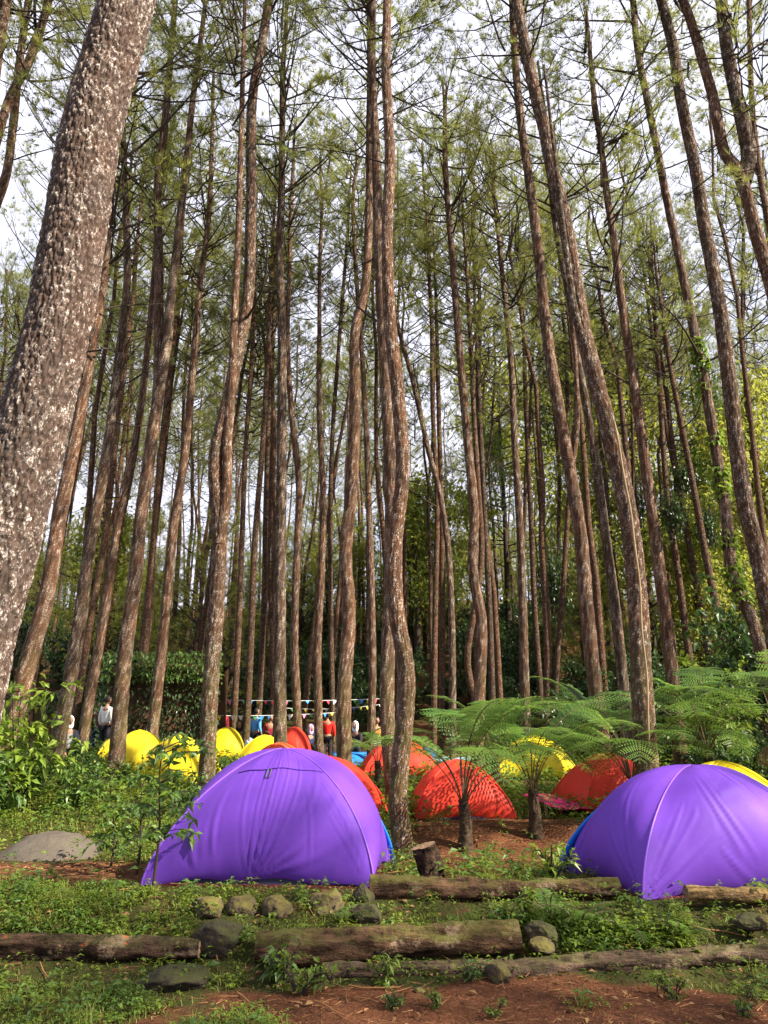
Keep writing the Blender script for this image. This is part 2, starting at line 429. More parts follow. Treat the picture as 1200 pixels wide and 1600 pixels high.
def add_limbs(root, Pc, rr, n_dead, n_green, seed, lo=.35, hi=.95, s=1.):
    rng = np.random.default_rng(seed); n = len(Pc)
    for k in range(n_dead+n_green):
        g = k >= n_dead
        q = int(n*rng.uniform(lo if not g else (lo+hi)/2, hi)); q = min(max(q, 1), n-1)
        me = (BR_GREEN if g else BR_DEAD)[rng.integers(0, 3 if g else 4)]
        obj('branch', me, root, Pc[q], (rng.normal(0, .1), rng.normal(0, .25), rng.uniform(0, 2*math.pi)), s*rng.uniform(.7, 1.15))

def pine(px_pts, w0, w1, Y, label, crown=0, ext=5., cs=1., limbs=(5, 2), det=1, lean=0., forks=(), group=None, name='pine_tree', cat='pine tree', lo=.35, top=True):
    """a pine traced in the photo, standing Y metres away; px_pts go from bottom to top"""
    n = len(px_pts); pts = []; rs = []
    for k, (px, py) in enumerate(px_pts):
        t = k/(n-1); p = at(px, py, Y+lean*t+(0 if det == 3 else .07)*math.sin(k*1.7+px)); pts.append(p)
        rs.append((w0+(w1-w0)*((px_pts[0][1]-py)/(px_pts[0][1]-px_pts[-1][1]+1e-6)))*.5*(.90 if det < 3 else 1)/FPX*depth_of(p))
    d = pts[0]-pts[1]; d = d/abs(d[2]+1e-9); d[0] = np.clip(d[0], -.12, .12); d[1] = 0
    g = hz(pts[0][0], pts[0][1])-.08
    while pts[0][2] > g+.35:
        st = min(1.6, pts[0][2]-g); pts.insert(0, pts[0]+np.array((d[0]*st, 0, -st))); rs.insert(0, rs[0]*1.03)
        g = hz(pts[0][0], pts[0][1])-.08; d = d*.7
    pts[0][2] = min(pts[0][2], g)
    if ext > 0:
        u = pts[-1]-pts[-2]; u = unit(unit(u)+np.array((0, 0, .8)))
        m = max(2, int(ext/2))
        for q in range(1, m+1):
            pts.append(pts[-1]+u*ext/m+np.array((R.normal(0, .06), R.normal(0, .06), 0))); rs.append(rs[-1]*(.82 if q < m else .55))
    pts = np.array(pts); rs = np.array(rs); L = float(np.sum(np.linalg.norm(np.diff(pts, axis=0), axis=1)))
    seed = int(px_pts[0][0]+px_pts[0][1]) % 97 + int(Y*3)
    sides, rings, mt = {0: (10, 40, M_bark), 1: (26, int(L*8), M_bark_mid), 2: (44, int(L*16), M_bark_mid), 3: (170, int(L*42), M_bark_big)}[det]
    root = thing(name, pts[0], label, cat, group)
    if det:
        V, F, cid, crack, O, Pc = bark_tube(pts, rs, sides, rings, seed,   .019 if det == 3 else .015, 25. if det == 3 else 22.)
        me = mesh('trunk', V, F, mt); set_attr(me, 'plate', cid); set_attr(me, 'crack', crack)
    else:
        X = resample(np.column_stack([pts-pts[0], rs]), rings); V, F = tube(X[:, :3], X[:, 3], sides); me = mesh('trunk', V, F, mt); Pc = X[:, :3]
    obj('trunk', me, root)
    for fp, fw0, fw1 in forks:
        P = []; r = []
        for k, (px, py) in enumerate(fp):
            p = at(px, py, Y+lean*.7-.05*k); P.append(p-pts[0]); r.append((fw0+(fw1-fw0)*k/(len(fp)-1))*.5/FPX*depth_of(p))
        u = unit(P[-1]-P[-2]+np.array((0, 0, .2)))
        for q in range(3): P.append(P[-1]+u*1.3); r.append(r[-1]*.8)
        V, F, cid, crack, O, Pf = bark_tube(P, r, max(14, sides-8), max(30, rings//2), seed+5, .012, 15., False)
        me = mesh('fork', V+O, F, mt); set_attr(me, 'plate', cid); set_attr(me, 'crack', crack); obj('fork', me, root)
        if fp[-1][1] < 120: obj('crown', CROWNS[(crown or 0) % 6], root, P[-1], (0, 0, R.uniform(0, 6)), cs*.8)
    add_limbs(root, Pc, rs, limbs[0], limbs[1], seed+40, lo, .97, 1.)
    if crown is not None:
        dv = Vector(Pc[-1]-Pc[-4]).normalized(); dv = (dv+Vector((0, 0, .6))).normalized()
        e = dv.to_track_quat('Z', 'Y').to_euler()
        obj('crown', CROWNS[crown], root, Pc[-1]+np.array((0, 0, .3)), e, cs)
    return root

# --- traced pines (photo pixels, bottom to top)
pine([(-175, 1600), (-118, 1360), (-66, 1130), (-42, 1015), (-22, 940), (3, 850), (25, 765), (58, 640), (93, 500), (116, 367), (142, 210), (199, 0)], 130, 79, 5.0,
     'huge leaning pine trunk with thick pinkish plated bark at the left edge', 0, 13, 1.1, (2, 2), 3, lo=.75)
pine([(322, 1235), (328, 1090), (338, 950), (343, 850), (338, 706), (354, 637), (371, 551), (384, 490), (392, 333), (397, 133), (407, 80), (420, 0)], 29, 14, 13.6,
     'pale curving pine standing behind the left side of the left purple tent', 1, 7, 1, (5, 2), 2, forks=[([(343, 850), (353, 780), (355, 700), (362, 600), (366, 500), (372, 380), (376, 240), (380, 90)], 18, 7)])
pine([(634, 1345), (622, 1250), (632, 1130), (635, 1050), (620, 960), (617, 850), (629, 740), (622, 620), (609, 500), (605, 380), (609, 250), (603, 100), (605, 0)], 33, 14, 10.5,
     'sinuous sunlit pine trunk in the middle, standing beside the cut stump', 4, 9, 1, (5, 1), 2, lo=.6)
pine([(618, 1255), (605, 1100), (607, 1000), (612, 850), (608, 700), (600, 560), (592, 400), (588, 250), (581, 100), (582, 0)], 27, 12, 14.5,
     'straighter pine close behind the sinuous middle trunk, partly hidden by it', 2, 6, 1, (6, 3), 1)
pine([(538, 1205), (537, 1100), (545, 950), (540, 870), (550, 760), (555, 640), (558, 500), (567, 467), (576, 350), (577, 200), (578, 110)], 27, 10, 17,
     'reddish pine rising just right of the red-shirted camper', 0, 4, .9, (6, 3), 1)
pine([(438, 1165), (437, 1050), (438, 900), (440, 700), (440, 500), (437, 400), (440, 300), (441, 200), (443, 90)], 23, 9, 19,
     'dead straight pine rising behind the orange tent', 5, 2.2, 1.0, (9, 5), 1)
pine([(466, 1150), (460, 1000), (465, 837), (467, 762), (456, 650), (449, 537), (452, 430), (455, 330), (458, 260)], 15, 6, 23,
     'slim pine just right of the straight pine by the orange tent', 1, 2, .9, (7, 3), 1)
pine([(498, 1140), (496, 1025), (501, 912), (505, 781), (499, 650), (499, 537), (500, 400), (503, 300)], 15, 5, 24,
     'slim grey pine left of the red-shirted camper', 4, 2, .9, (8, 3), 1)
pine([(580, 1160), (582, 1025), (580, 912), (576, 781), (572, 669), (567, 575), (560, 480), (555, 400), (553, 290)], 14, 6, 24,
     'slim wavy pine between the reddish pine and the sinuous middle pine', 3, 2, .9, (8, 3), 1)
pine([(707, 1150), (707, 1062), (705, 950), (700, 856), (685, 762), (670, 706), (659, 657), (640, 575), (627, 530), (615, 470)], 13, 7, 25,
     'thin crooked pine leaning left above the tree ferns', 1, 5, .8, (6, 2), 1)
pine([(747, 1150), (750, 1062), (752, 969), (739, 894), (741, 800), (734, 725), (722, 594), (713, 483), (705, 383), (698, 300), (695, 215)], 21, 8, 20,
     'kinked brown pine rising from behind the left tree fern', 3, 2.5, 1, (11, 4), 1)
pine([(758, 1150), (730, 1030), (742, 950), (752, 880), (747, 760), (740, 640), (735, 520)], 13, 7, 23,
     'thin pine hugging the kinked brown pine', 2, 6, .9, (5, 2), 0)
pine([(822, 1130), (820, 1062), (817, 950), (811, 800), (804, 687), (798, 560), (789, 467), (777, 350), (771, 290)], 16, 7, 23,
     'pale slim pine above the right tree fern with a tufted top', 5, 2, .95, (9, 4), 1)
pine([(868, 1090), (870, 1040), (879, 931), (886, 819), (895, 700), (902, 560)], 11, 6, 30,
     'thin pale pine leaning right in front of the dark vine-covered tree', 4, 5, .9, (6, 2), 0)
pine([(936, 1120), (931, 1081), (916, 950), (907, 837), (892, 744), (875, 650), (862, 575), (851, 490), (840, 383), (827, 283), (815, 200), (808, 133), (802, 40)], 26, 12, 16.5,
     'dark reddish pine leaning left, first of the leaning row on the right', 1, 5, 1, (8, 3), 1, forks=[([(892, 744), (902, 660), (900, 580), (893, 480), (885, 400)], 9, 4)])
pine([(978, 1120), (974, 1074), (961, 950), (946, 837), (931, 725), (916, 631), (901, 556), (892, 480), (873, 383), (862, 310)], 20, 9, 19,
     'red-brown pine second in the leaning row on the right', 3, 5, 1, (8, 3), 1)
pine([(1010, 1180), (1002, 1062), (997, 950), (984, 819), (969, 744), (950, 669), (931, 594), (914, 530), (900, 450), (880, 333), (863, 267), (850, 200), (837, 150), (820, 67), (807, 0)], 38, 17, 12,
     'thickest leaning pine on the right with a hanging root down its bark', 0, 8, 1, (6, 1), 2, lo=.5, forks=[([(918, 545), (905, 515), (897, 480), (890, 430), (884, 385)], 14, 8)])
pine([(1062, 1165), (1047, 1025), (1038, 950), (1021, 819), (1008, 725), (995, 631), (984, 556), (971, 470), (960, 383), (950, 317), (940, 233), (929, 160)], 24, 9, 16.5,
     'orange-brown pine with bare side branches right of the thickest leaning pine', 2, 3, 1, (12, 4), 1, lo=.25)
pine([(1205, 1085), (1190, 1025), (1175, 969), (1149, 912), (1134, 800), (1119, 706), (1100, 594), (1080, 495), (1057, 383), (1043, 317), (1030, 250), (1010, 150), (997, 83), (989, 0)], 21, 10, 16,
     'pine wrapped in creeping ivy near the right edge', 5, 5, 1, (8, 3), 1)
pine([(1222, 1050), (1197, 931), (1186, 875), (1167, 800), (1152, 706), (1141, 612), (1126, 490), (1113, 417), (1100, 350), (1087, 267), (1073, 200), (1063, 150), (1050, 67), (1033, 0)], 30, 16, 13,
     'dark tall pine sweeping up along the right edge', 1, 8, 1, (7, 1), 2, lo=.5)
pine([(1290, 1100), (1262, 800), (1232, 560), (1197, 417), (1177, 350), (1165, 300), (1152, 264), (1133, 240), (1123, 200), (1116, 160), (1097, 93), (1077, 27), (1067, 0)], 34, 14, 12,
     'pine forking in two high up in the top right corner', 4, 8, 1, (4, 1), 2, lo=.6, forks=[([(1162, 285), (1170, 247), (1163, 200), (1153, 160), (1137, 83), (1127, 0)], 24, 17)])
pine([(1300, 1000), (1235, 520), (1212, 400), (1190, 290), (1178, 200), (1172, 90), (1170, 0)], 16, 8, 17,
     'thin pine behind the forked pine at the right edge', 2, 5, 1, (5, 2), 0)
pine([(183, 1175), (196, 1015), (210, 912), (220, 809), (237, 689), (246, 620), (248, 483), (248, 400), (247, 283), (255, 217), (267, 83), (274, 0)], 27, 9, 16.5,
     'pale twin-stemmed pine rising past the left yellow tents', 3, 4, 1, (7, 2), 1, forks=[([(244, 640), (254, 580), (262, 530), (266, 475), (275, 400), (283, 327), (290, 267), (300, 167), (313, 67)], 17, 8)])
pine([(90, 1165), (120, 998), (137, 878), (155, 775), (172, 672), (187, 551), (197, 467), (197, 333), (193, 220)], 25, 9, 18.5,
     'dark leaning pine behind the leafy bush on the left', 0, 3, 1, (10, 3), 1)
pine([(28, 1100), (45, 1032), (69, 947), (93, 809), (117, 690), (140, 560), (158, 460), (170, 330)], 30, 13, 14.5,
     'shaded brown pine right behind the huge leaning pine', 5, 7, 1, (6, 2), 1)
pine([(135, 1120), (151, 1032), (165, 947), (185, 826), (203, 740), (220, 637), (233, 520), (243, 400), (247, 330)], 18, 8, 21,
     'slim leaning pine left of the twin-stemmed pine', 1, 4, 1, (7, 3), 1)
pine([(240, 1130), (251, 1032), (261, 930), (271, 826), (289, 706), (302, 569), (312, 450), (325, 350), (331, 230)], 19, 7, 19.5,
     'brown pine in front of the vine-covered bank', 4, 3, 1, (9, 3), 1)
pine([(118, 1120), (145, 950), (162, 850), (180, 700), (196, 560), (207, 470)], 13, 8, 24, 'thin dark pine between two leaning pines on the left', 2, 6, 1, (6, 3), 0)
pine([(222, 1100), (234, 900), (245, 780), (258, 640), (272, 520), (280, 420)], 12, 7, 26, 'thin pine just right of the twin-stemmed pine', 3, 5, 1, (6, 3), 0)
pine([(385, 1140), (392, 1000), (398, 850), (410, 700), (418, 560), (424, 430)], 13, 7, 24, 'thin pine left of the dead straight pine', 0, 5, .9, (6, 3), 0)
pine([(404, 1120), (412, 960), (415, 800), (420, 640), (428, 500)], 11, 7, 27, 'slender pine directly left of the dead straight pine, behind its thin neighbour', 5, 6, .9, (6, 3), 0)
pine([(365, 1130), (372, 1000), (378, 844), (384, 700), (392, 580), (398, 450)], 12, 6, 25, 'thin shaded pine right of the pale curving pine', 1, 5, .9, (6, 3), 0)
pine([(520, 1130), (517, 980), (516, 820), (519, 690), (528, 560), (538, 430)], 10, 6, 28, 'hair-thin pine between the slim grey pine and the reddish pine', 2, 6, .9, (6, 3), 0)
pine([(678, 1120), (680, 950), (683, 780), (676, 640), (674, 500), (670, 420)], 11, 6, 26, 'thin upright pine right of the sinuous middle pine', 0, 6, .9, (7, 3), 0)
pine([(690, 1120), (691, 980), (690, 820), (686, 660), (683, 540)], 12, 7, 27, 'thin pale pine crossing behind the crooked one', 3, 6, .9, (6, 3), 0)
pine([(770, 1120), (765, 960), (757, 800), (750, 660), (745, 540)], 12, 7, 26, 'shaded pine close to the right of the kinked brown pine', 4, 6, .9, (7, 3), 0)
pine([(845, 1090), (836, 960), (829, 800), (822, 650), (818, 520), (812, 420)], 11, 6, 29, 'thin pine just right of the pale slim pine', 1, 5, .9, (7, 3), 0)
pine([(1076, 1020), (1060, 900), (1044, 790), (1035, 680), (1028, 560)], 13, 8, 29, 'grey pine behind the orange-brown one, under a clump of vines', 2, 7, .9, (6, 3), 0)
pine([(1130, 1000), (1105, 880), (1085, 770), (1062, 650), (1045, 560)], 14, 8, 27, 'thin grey pine slanting left beside the ivy-wrapped pine', 5, 6, .9, (8, 3), 0)
pine([(1105, 1010), (1082, 880), (1066, 790), (1050, 690), (1040, 600)], 12, 8, 31, 'pale thin pine slanting left on the right slope', 0, 7, .9, (6, 3), 0)
pine([(-40, 420), (0, 200), (17, 150), (43, 100), (67, 33), (80, -20)], 17, 13, 15, 'orange-barked pine top crossing the top left corner', 1, 4, 1, (5, 3), 1, lo=.5)
pine([(-60, 560), (-10, 330), (7, 283), (20, 200), (30, 100), (44, 0)], 18, 11, 17, 'thin brown pine beside the orange-barked one in the top left corner', 3, 4, 1, (6, 4), 1, lo=.5)
pine([(-90, 700), (-30, 300), (0, 60), (20, -60)], 22, 16, 13, 'dark pine cut by the frame in the top left corner', 5, 6, 1, (3, 3), 0, lo=.6)

# --- far pines: a few trunks and crowns shared by many
def filler_proto(seed, h, cr, label, group):
    rng = np.random.default_rng(seed); n = 12; P = np.zeros((n, 3)); P[:, 2] = np.linspace(-.4, h, n)
    w = np.cumsum(rng.normal(0, .22, (n, 2)), 0); P[:, :2] = w*np.linspace(0, 1, n)[:, None]+np.outer(np.linspace(0, 1, n), rng.normal(0, .5, 2))
    V, F = tube(P, np.linspace(.14, .045, n)*rng.uniform(.85, 1.15), 8)
    root = thing('pine_tree', (0, 0, 0), label, 'pine tree', group); obj('trunk', mesh('trunk', V, F, M_bark), root)
    obj('crown', CROWNS[cr], root, P[-1], (0, 0, rng.uniform(0, 6)), 1.05)
    for k in range(6):
        q = rng.uniform(.35, .75); p = np.array([np.interp(q*h, P[:, 2], P[:, c]) for c in range(3)])
        obj('branch', BR_DEAD[rng.integers(0, 4)], root, p, (0, rng.normal(0, .2), rng.uniform(0, 6.3)), rng.uniform(.7, 1.2))
    return root
GL = {'mid': ('slender pine among the crowd standing just behind the camp', 'slender pines just behind the camp'),
      'far': ('far slim pine on the shaded hillside at the back', 'far pines on the hillside at the back')}
protos = {k: [filler_proto(500+q+(50 if k == 'far' else 0), h, q % 6, *GL[k]) for q, h in enumerate((21, 24, 27, 23, 29, 25))] for k in GL}
used = {}
def place_filler(kind, x, y, s=1.):
    q = int(R.integers(0, 6)); o = protos[kind][q]
    if used.get((kind, q)): o = copy_tree(o)
    used[(kind, q)] = 1
    o.location = (x, y, hz(x, y)-.1); o.rotation_euler = (R.normal(0, .02), R.normal(0, .02), R.uniform(0, 6.3)); o.scale = (s,)*3
cnt = 0; spots = []
while cnt < 62:
    y = R.uniform(25, 44); x = R.uniform(-.62, .62)*y
    if abs(x) < 3 and y < 30: continue
    if any((x-a)**2+(y-b)**2 < 1.8**2 for a, b in spots): continue
    spots.append((x, y)); cnt += 1; place_filler('mid', x, y, R.uniform(.85, 1.1))
cnt = 0
while cnt < 180:
    y = 44+R.uniform(0, 1)**.9*62; x = R.uniform(-.62, .62)*y
    if any((x-a)**2+(y-b)**2 < 2.2**2 for a, b in spots): continue
    spots.append((x, y)); cnt += 1; place_filler('far', x, y, R.uniform(.85, 1.15))
# unseen pines added right of and behind the camera to dapple the ground
for x, y, s, q in ((24, 6, 1., 0), (20.8, -2.2, 1., 0), (22.5, -5.2, 1., 0), (33, -4, 1., 4)):
    o = copy_tree(protos['mid'][q]); o.location = (x, y, hz(x, y)); o.scale = (s,)*3; o.rotation_euler = (0, 0, x)
    o['label'] = 'tall unseen pine added beyond the right edge of the camp for dappled shade'; o['group'] = 'unseen pines added for dappled shade'

for k in range(22):                                                    # unseen pines of the wood, added behind and left to cut sky light
    x, y = ((R.uniform(-28, 7), R.uniform(-26, -7)) if k < 15 else (R.uniform(-26, -9), R.uniform(-6, 9)))
    o = copy_tree(protos['mid'][k % 6]); o.location = (x, y, hz(x, y)); o.rotation_euler = (0, 0, x)
    o['label'] = 'tall unseen pine added behind the photographer to cut sky light'; o['group'] = 'unseen pines added behind the photographer'
# ------------------------------------------------------------------ leafy meshes
def leaves(P, D, L, wid, droop=.3, rng=R, fold=.25):
    """folded 3-vertex-pair leaves; P base points, D directions"""
    n = len(P); D = unit(D); L = np.broadcast_to(np.asarray(L, float), (n,))[:, None]
    up = np.array((0, 0, 1.)) + rng.normal(0, .35, (n, 3))
    s = unit(np.cross(D, up)); u = np.cross(s, D)
    a = P; m = P+D*L*.45+u*L*.02; t = P+D*L-np.array((0, 0, 1))*L*droop
    l = m+s*L*wid*.5+u*L*wid*fold*.5; r = m-s*L*wid*.5+u*L*wid*fold*.5
    V = np.stack([a, l, t, r, m-u*L*.01], 1).reshape(-1, 3)
    k = np.arange(n)[:, None]*5
    F = np.concatenate([k+[0, 4, 1], k+[1, 4, 2], k+[0, 3, 4], k+[3, 2, 4]])
    return V, F
def bush_mesh(name, seed, w, h, nl, L, wid, mat, stems=7, hang=0.):
    rng = np.random.default_rng(seed); mb = MB(); PP = []; DD = []
    for k in range(stems):
        az = rng.uniform(0, 6.28); rr = w*.5*rng.uniform(.2, .95); hh = h*rng.uniform(.45, 1)
        P = np.array([(0, 0, -.05), (rr*.35*math.cos(az), rr*.35*math.sin(az), hh*.5), (rr*math.cos(az), rr*math.sin(az), hh)])
        P = resample(P, 6); mb.tube(P, np.linspace(.008+.012*h*.4, .004, 6), 4)
        for q in range(rng.integers(5, 9)):
            b0 = P[rng.integers(2, 6)]; d = unit(rng.normal(0, 1, 3)+np.array((0, 0, .25))); l = .28*(w+h)/2*rng.uniform(.4, 1)
            e = b0+d*l; mb.tube(np.array([b0, (b0+e)/2+rng.normal(0, .02, 3), e]), [.006, .004, .003], 3)
            m = max(3, int(nl/stems/7)); t = rng.uniform(.1, 1.05, (m, 1))
            PP.append(b0+(e-b0)*t+rng.normal(0, .05*h, (m, 3))*.6); DD.append(unit(d+rng.normal(0, .8, (m, 3))+np.array((0, 0, -hang))))
    PP = np.vstack(PP); DD = np.vstack(DD)
    V, F = leaves(PP, DD, L*rng.uniform(.6, 1.25, len(PP)), wid, .25, rng); mb.add(V, F, 1)
    return mb.mesh(name, [M_twig, mat], False)

# ------------------------------------------------------------------ background trees and shrubs
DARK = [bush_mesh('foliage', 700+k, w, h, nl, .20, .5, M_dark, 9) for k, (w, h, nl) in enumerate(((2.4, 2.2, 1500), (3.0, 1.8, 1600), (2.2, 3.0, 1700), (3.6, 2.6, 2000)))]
MIDG = [bush_mesh('foliage', 720+k, w, h, nl, .17, .5, M_leaf, 9) for k, (w, h, nl) in enumerate(((1.8, 1.5, 1200), (2.4, 1.3, 1300)))]
def shrub(me, x, y, s, label, group, rz=None, name='shrub', sink=.05):
    r = thing(name, (x, y, hz(x, y)-sink), label, 'shrub', group, R.uniform(0, 6.3) if rz is None else rz)
    obj('foliage', me, r, scale=s); return r
nsh = 0
for y0, y1, n, smin, smax in ((31, 38, 60, .8, 1.2), (38, 50, 80, .9, 1.4), (50, 75, 60, 1.1, 1.8)):
    for k in range(n):
        y = R.uniform(y0, y1); x = R.uniform(-.6, .6)*y
        if y < 38 and abs(x+1) < 4.5: y += 5
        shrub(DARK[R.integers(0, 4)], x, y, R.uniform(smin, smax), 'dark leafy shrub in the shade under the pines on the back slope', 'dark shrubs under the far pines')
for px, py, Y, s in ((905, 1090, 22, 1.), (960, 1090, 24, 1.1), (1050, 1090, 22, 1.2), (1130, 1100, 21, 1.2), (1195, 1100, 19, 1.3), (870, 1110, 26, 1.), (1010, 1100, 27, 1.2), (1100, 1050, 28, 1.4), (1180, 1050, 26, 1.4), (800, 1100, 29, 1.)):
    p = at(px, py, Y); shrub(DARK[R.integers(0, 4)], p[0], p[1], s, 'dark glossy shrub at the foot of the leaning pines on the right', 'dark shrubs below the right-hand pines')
M_farleaf = mat_leaf('far_leaf', (.10, .14, .022), (.27, .28, .045), .5, .5, .3, .25, .8)
def tree_crown(name, seed, h, r, n, L, mat, z0=.25):
    rng = np.random.default_rng(seed); mb = MB(); PP = []; DD = []
    P = np.array([(0, 0, 0), (.1, 0, h*.4), (-.05, .1, h*.75), (0, 0, h)]); mb.tube(resample(P, 8), np.linspace(.13, .02, 8), 6)
    for k in range(34):
        z = h*rng.uniform(z0, .98); az = rng.uniform(0, 6.28); l = r*rng.uniform(.4, 1.1)*(1.15-.75*max(0, (z/h-.45)/.55))
        e = np.array((l*math.cos(az), l*math.sin(az), z+l*rng.uniform(.05, .5))); b0 = np.array((0, 0, z)); mb.tube(np.array([b0, (b0+e)/2+rng.normal(0, .1, 3), e]), [.03, .02, .008], 4)
        c = int(n/34); t = rng.uniform(.35, 1.1, (c, 1))**.7
        PP.append(b0+(e-b0)*t+rng.normal(0, .32, (c, 3))); DD.append(rng.normal(0, 1, (c, 3))+np.array((0, 0, -.2)))
    PP = np.vstack(PP); DD = np.vstack(DD); V, F = leaves(PP, DD, L*rng.uniform(.6, 1.3, len(PP)), .5, .25, rng)
    m1 = mb.mesh(name, [M_twig], True); mb2 = MB(); mb2.add(V, F); return m1, mb2.mesh('foliage', [mat], False)
FT = [tree_crown('trunk', 760+k, h, r, int(n*1.7), .20, M_farleaf) for k, (h, r, n) in enumerate(((9, 2.6, 3400), (12, 3., 4200), (7, 2.4, 2800), (14, 2.6, 4200)))]
BT = [tree_crown('trunk', 780+k, h, r, int(n*1.5), .18, M_leaf, .55) for k, (h, r, n) in enumerate(((13, 2.0, 2200), (17, 2.2, 2400)))]
def far_tree(pair, x, y, s, label, group=None, name='broadleaf_tree'):
    r = thing(name, (x, y, hz(x, y)-.15), label, 'tree', group, R.uniform(0, 6.3)); r.scale = (s,)*3
    obj('trunk', pair[0], r); obj('foliage', pair[1], r); return r
for k in range(16):
    y = R.uniform(50, 100); x = R.uniform(-.6, .6)*y
    far_tree(FT[R.integers(0, 4)], x, y, R.uniform(.8, 1.2), 'light green leafy tree far back between the pine trunks', 'leafy trees far back between the pines')
M_needle2 = mat_leaf('sunlit_needle', (.11, .15, .03), (.26, .27, .045), .5, .5, .3, .35, .7)  # brighter needle colour: sunlight painted into the young pine crowns
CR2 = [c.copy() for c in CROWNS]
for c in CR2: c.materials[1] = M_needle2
YP = []
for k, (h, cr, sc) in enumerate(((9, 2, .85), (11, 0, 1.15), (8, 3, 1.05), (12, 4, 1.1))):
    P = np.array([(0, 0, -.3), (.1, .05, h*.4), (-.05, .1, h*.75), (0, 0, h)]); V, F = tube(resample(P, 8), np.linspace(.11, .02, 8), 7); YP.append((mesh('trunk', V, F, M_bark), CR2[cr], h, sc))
for k in range(64):
    y = R.uniform(36, 100); x = (k/63*1.26-.63)*y+R.normal(0, 1.5); tm, cm, h, sc = YP[R.integers(0, 4)]
    if y < 46 and abs(x) < 6: y += 14
    r = thing('young_pine_tree', (x, y, hz(x, y)-.1), 'young bushy pine with low branches among the far trunks', 'pine tree', 'young pines among the far trunks', R.uniform(0, 6.3)); r.scale = (R.uniform(.8, 1.4),)*3
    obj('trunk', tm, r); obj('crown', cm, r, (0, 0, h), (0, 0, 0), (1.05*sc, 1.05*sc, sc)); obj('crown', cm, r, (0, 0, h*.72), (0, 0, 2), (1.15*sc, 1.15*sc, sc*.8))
for px, Y, s in ((1010, 37, 1.2), (1085, 33, 1.1), (1150, 38, 1.3), (1190, 31, 1.), (945, 44, 1.3), (150, 40, 1.2), (650, 47, 1.4), (790, 50, 1.5)):
    p = at(px, 900, Y); far_tree(FT[R.integers(0, 4)], p[0], p[1], s*1.25, 'light green leafy tree far back between the pine trunks', 'leafy trees far back between the pines')
for px, Y, s, q, lab in ((765, 46, 1., 1, 'bright leafy tree showing high between the kinked pine and the pale slim pine'), (905, 44, 1.35, 1, 'tall leafy tree with a rounded top behind the thickest leaning pine'), (1015, 40, 1., 0, 'leafy tree lit yellow green behind the orange-brown pine'), (640, 50, .9, 0, 'leafy tree lit yellow green just right of the sinuous middle pine'), (1150, 36, 1.05, 1, 'leafy tree on the right slope behind the ivy-wrapped pine')):
    p = at(px, 900, Y); far_tree(BT[q], p[0], p[1], s, lab)

# creepers: clumps hanging on trunks, and the overgrown bank on the left
def vine_clump(name, c, w, h, n, L, label, mat, seed, d=None):
    rng = np.random.default_rng(seed); c = np.asarray(c, float); mb = MB(); PP = []; DD = []
    for k in range(14):
        x = rng.uniform(-.5, .5)*w; y = rng.uniform(-.5, .5)*(d or w); P = np.array([(x*.4, y*.4, -h*.5), (x, y, 0), (x*1.1, y*1.1, h*.45)]); mb.tube(resample(P, 6), [.012]*6, 4)
    t = rng.normal(0, .3, (n, 3)); PP = t*np.array((w, d or w, h))*.75
    V, F = leaves(PP, unit(PP+rng.normal(0, .6, (n, 3)))+np.array((0, 0, -.7)), L*rng.uniform(.6, 1.2, n), .6, .3, rng); mb.add(V, F, 1)
    o = obj(name, mb.mesh(name, [M_twig, mat], False), None, c); tag(o, label, 'creeper'); return o
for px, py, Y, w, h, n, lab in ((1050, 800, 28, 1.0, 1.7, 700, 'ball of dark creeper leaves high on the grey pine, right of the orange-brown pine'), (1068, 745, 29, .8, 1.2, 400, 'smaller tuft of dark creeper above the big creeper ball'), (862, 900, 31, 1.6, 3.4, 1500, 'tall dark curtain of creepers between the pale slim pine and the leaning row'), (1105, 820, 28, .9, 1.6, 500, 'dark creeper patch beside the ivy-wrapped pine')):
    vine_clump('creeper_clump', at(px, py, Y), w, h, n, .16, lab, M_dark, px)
vb = thing('overgrown_bank', (at(258, 1060, 22.5)[0], 22.5, hz(at(258, 1060, 22.5)[0], 22.5)-.1), 'overgrown earth bank with creepers along its top, left of the pale curving pine', 'bank')
rng = np.random.default_rng(5); mb = MB()
bx = np.linspace(-1.7, 1.5, 22); bz = np.linspace(0, 2.75, 12); BX, BZ = np.meshgrid(bx, bz)
BY = .5*BZ/2.75-.45*np.exp(-((BZ-2.5)/.35)**2)+(fbm(np.stack([BX*1.5, BZ*1.5, BX*0], -1), 3, 9)-.5)*.7
i = (np.arange(11)[:, None]*22+np.arange(21)[None]).ravel(); f = np.stack([i, i+1, i+23, i+22], -1)
mb.add(np.stack([BX, BY, BZ], -1).reshape(-1, 3), f); back = np.stack([BX, BY*0+1.6, BZ], -1).reshape(-1, 3); mb.add(back, f[:, ::-1])
top = np.concatenate([np.stack([BX[-1], BY[-1], BZ[-1]], -1), back[-22:]]); k = np.arange(21); mb.add(top, np.stack([k, k+1, k+23, k+22], -1))
M_earth = plain('bank_earth', (.07, .04, .024), .95, .1, .5, 3)
obj('earth', mb.mesh('earth', [M_earth]), vb)
def patch(n, x0, x1, z0, z1, yy, L, mat, nm):
    P = np.column_stack([rng.uniform(x0, x1, n), yy+rng.normal(0, .16, n), rng.uniform(z0, z1, n)])
    V, F = leaves(P, rng.normal(0, .6, (n, 3))+np.array((0, -.7, -.5)), L*rng.uniform(.6, 1.2, n), .6, .25, rng); obj(nm, mesh(nm, V, F, mat, smooth=False), vb)
patch(1700, -1.8, 1.6, 2.2, 3.05, -.1, .13, M_leaf, 'creeper_fringe')
patch(1500, -1.9, 1.6, .0, 2.1, -.15, .12, M_dark, 'hanging_creeper')

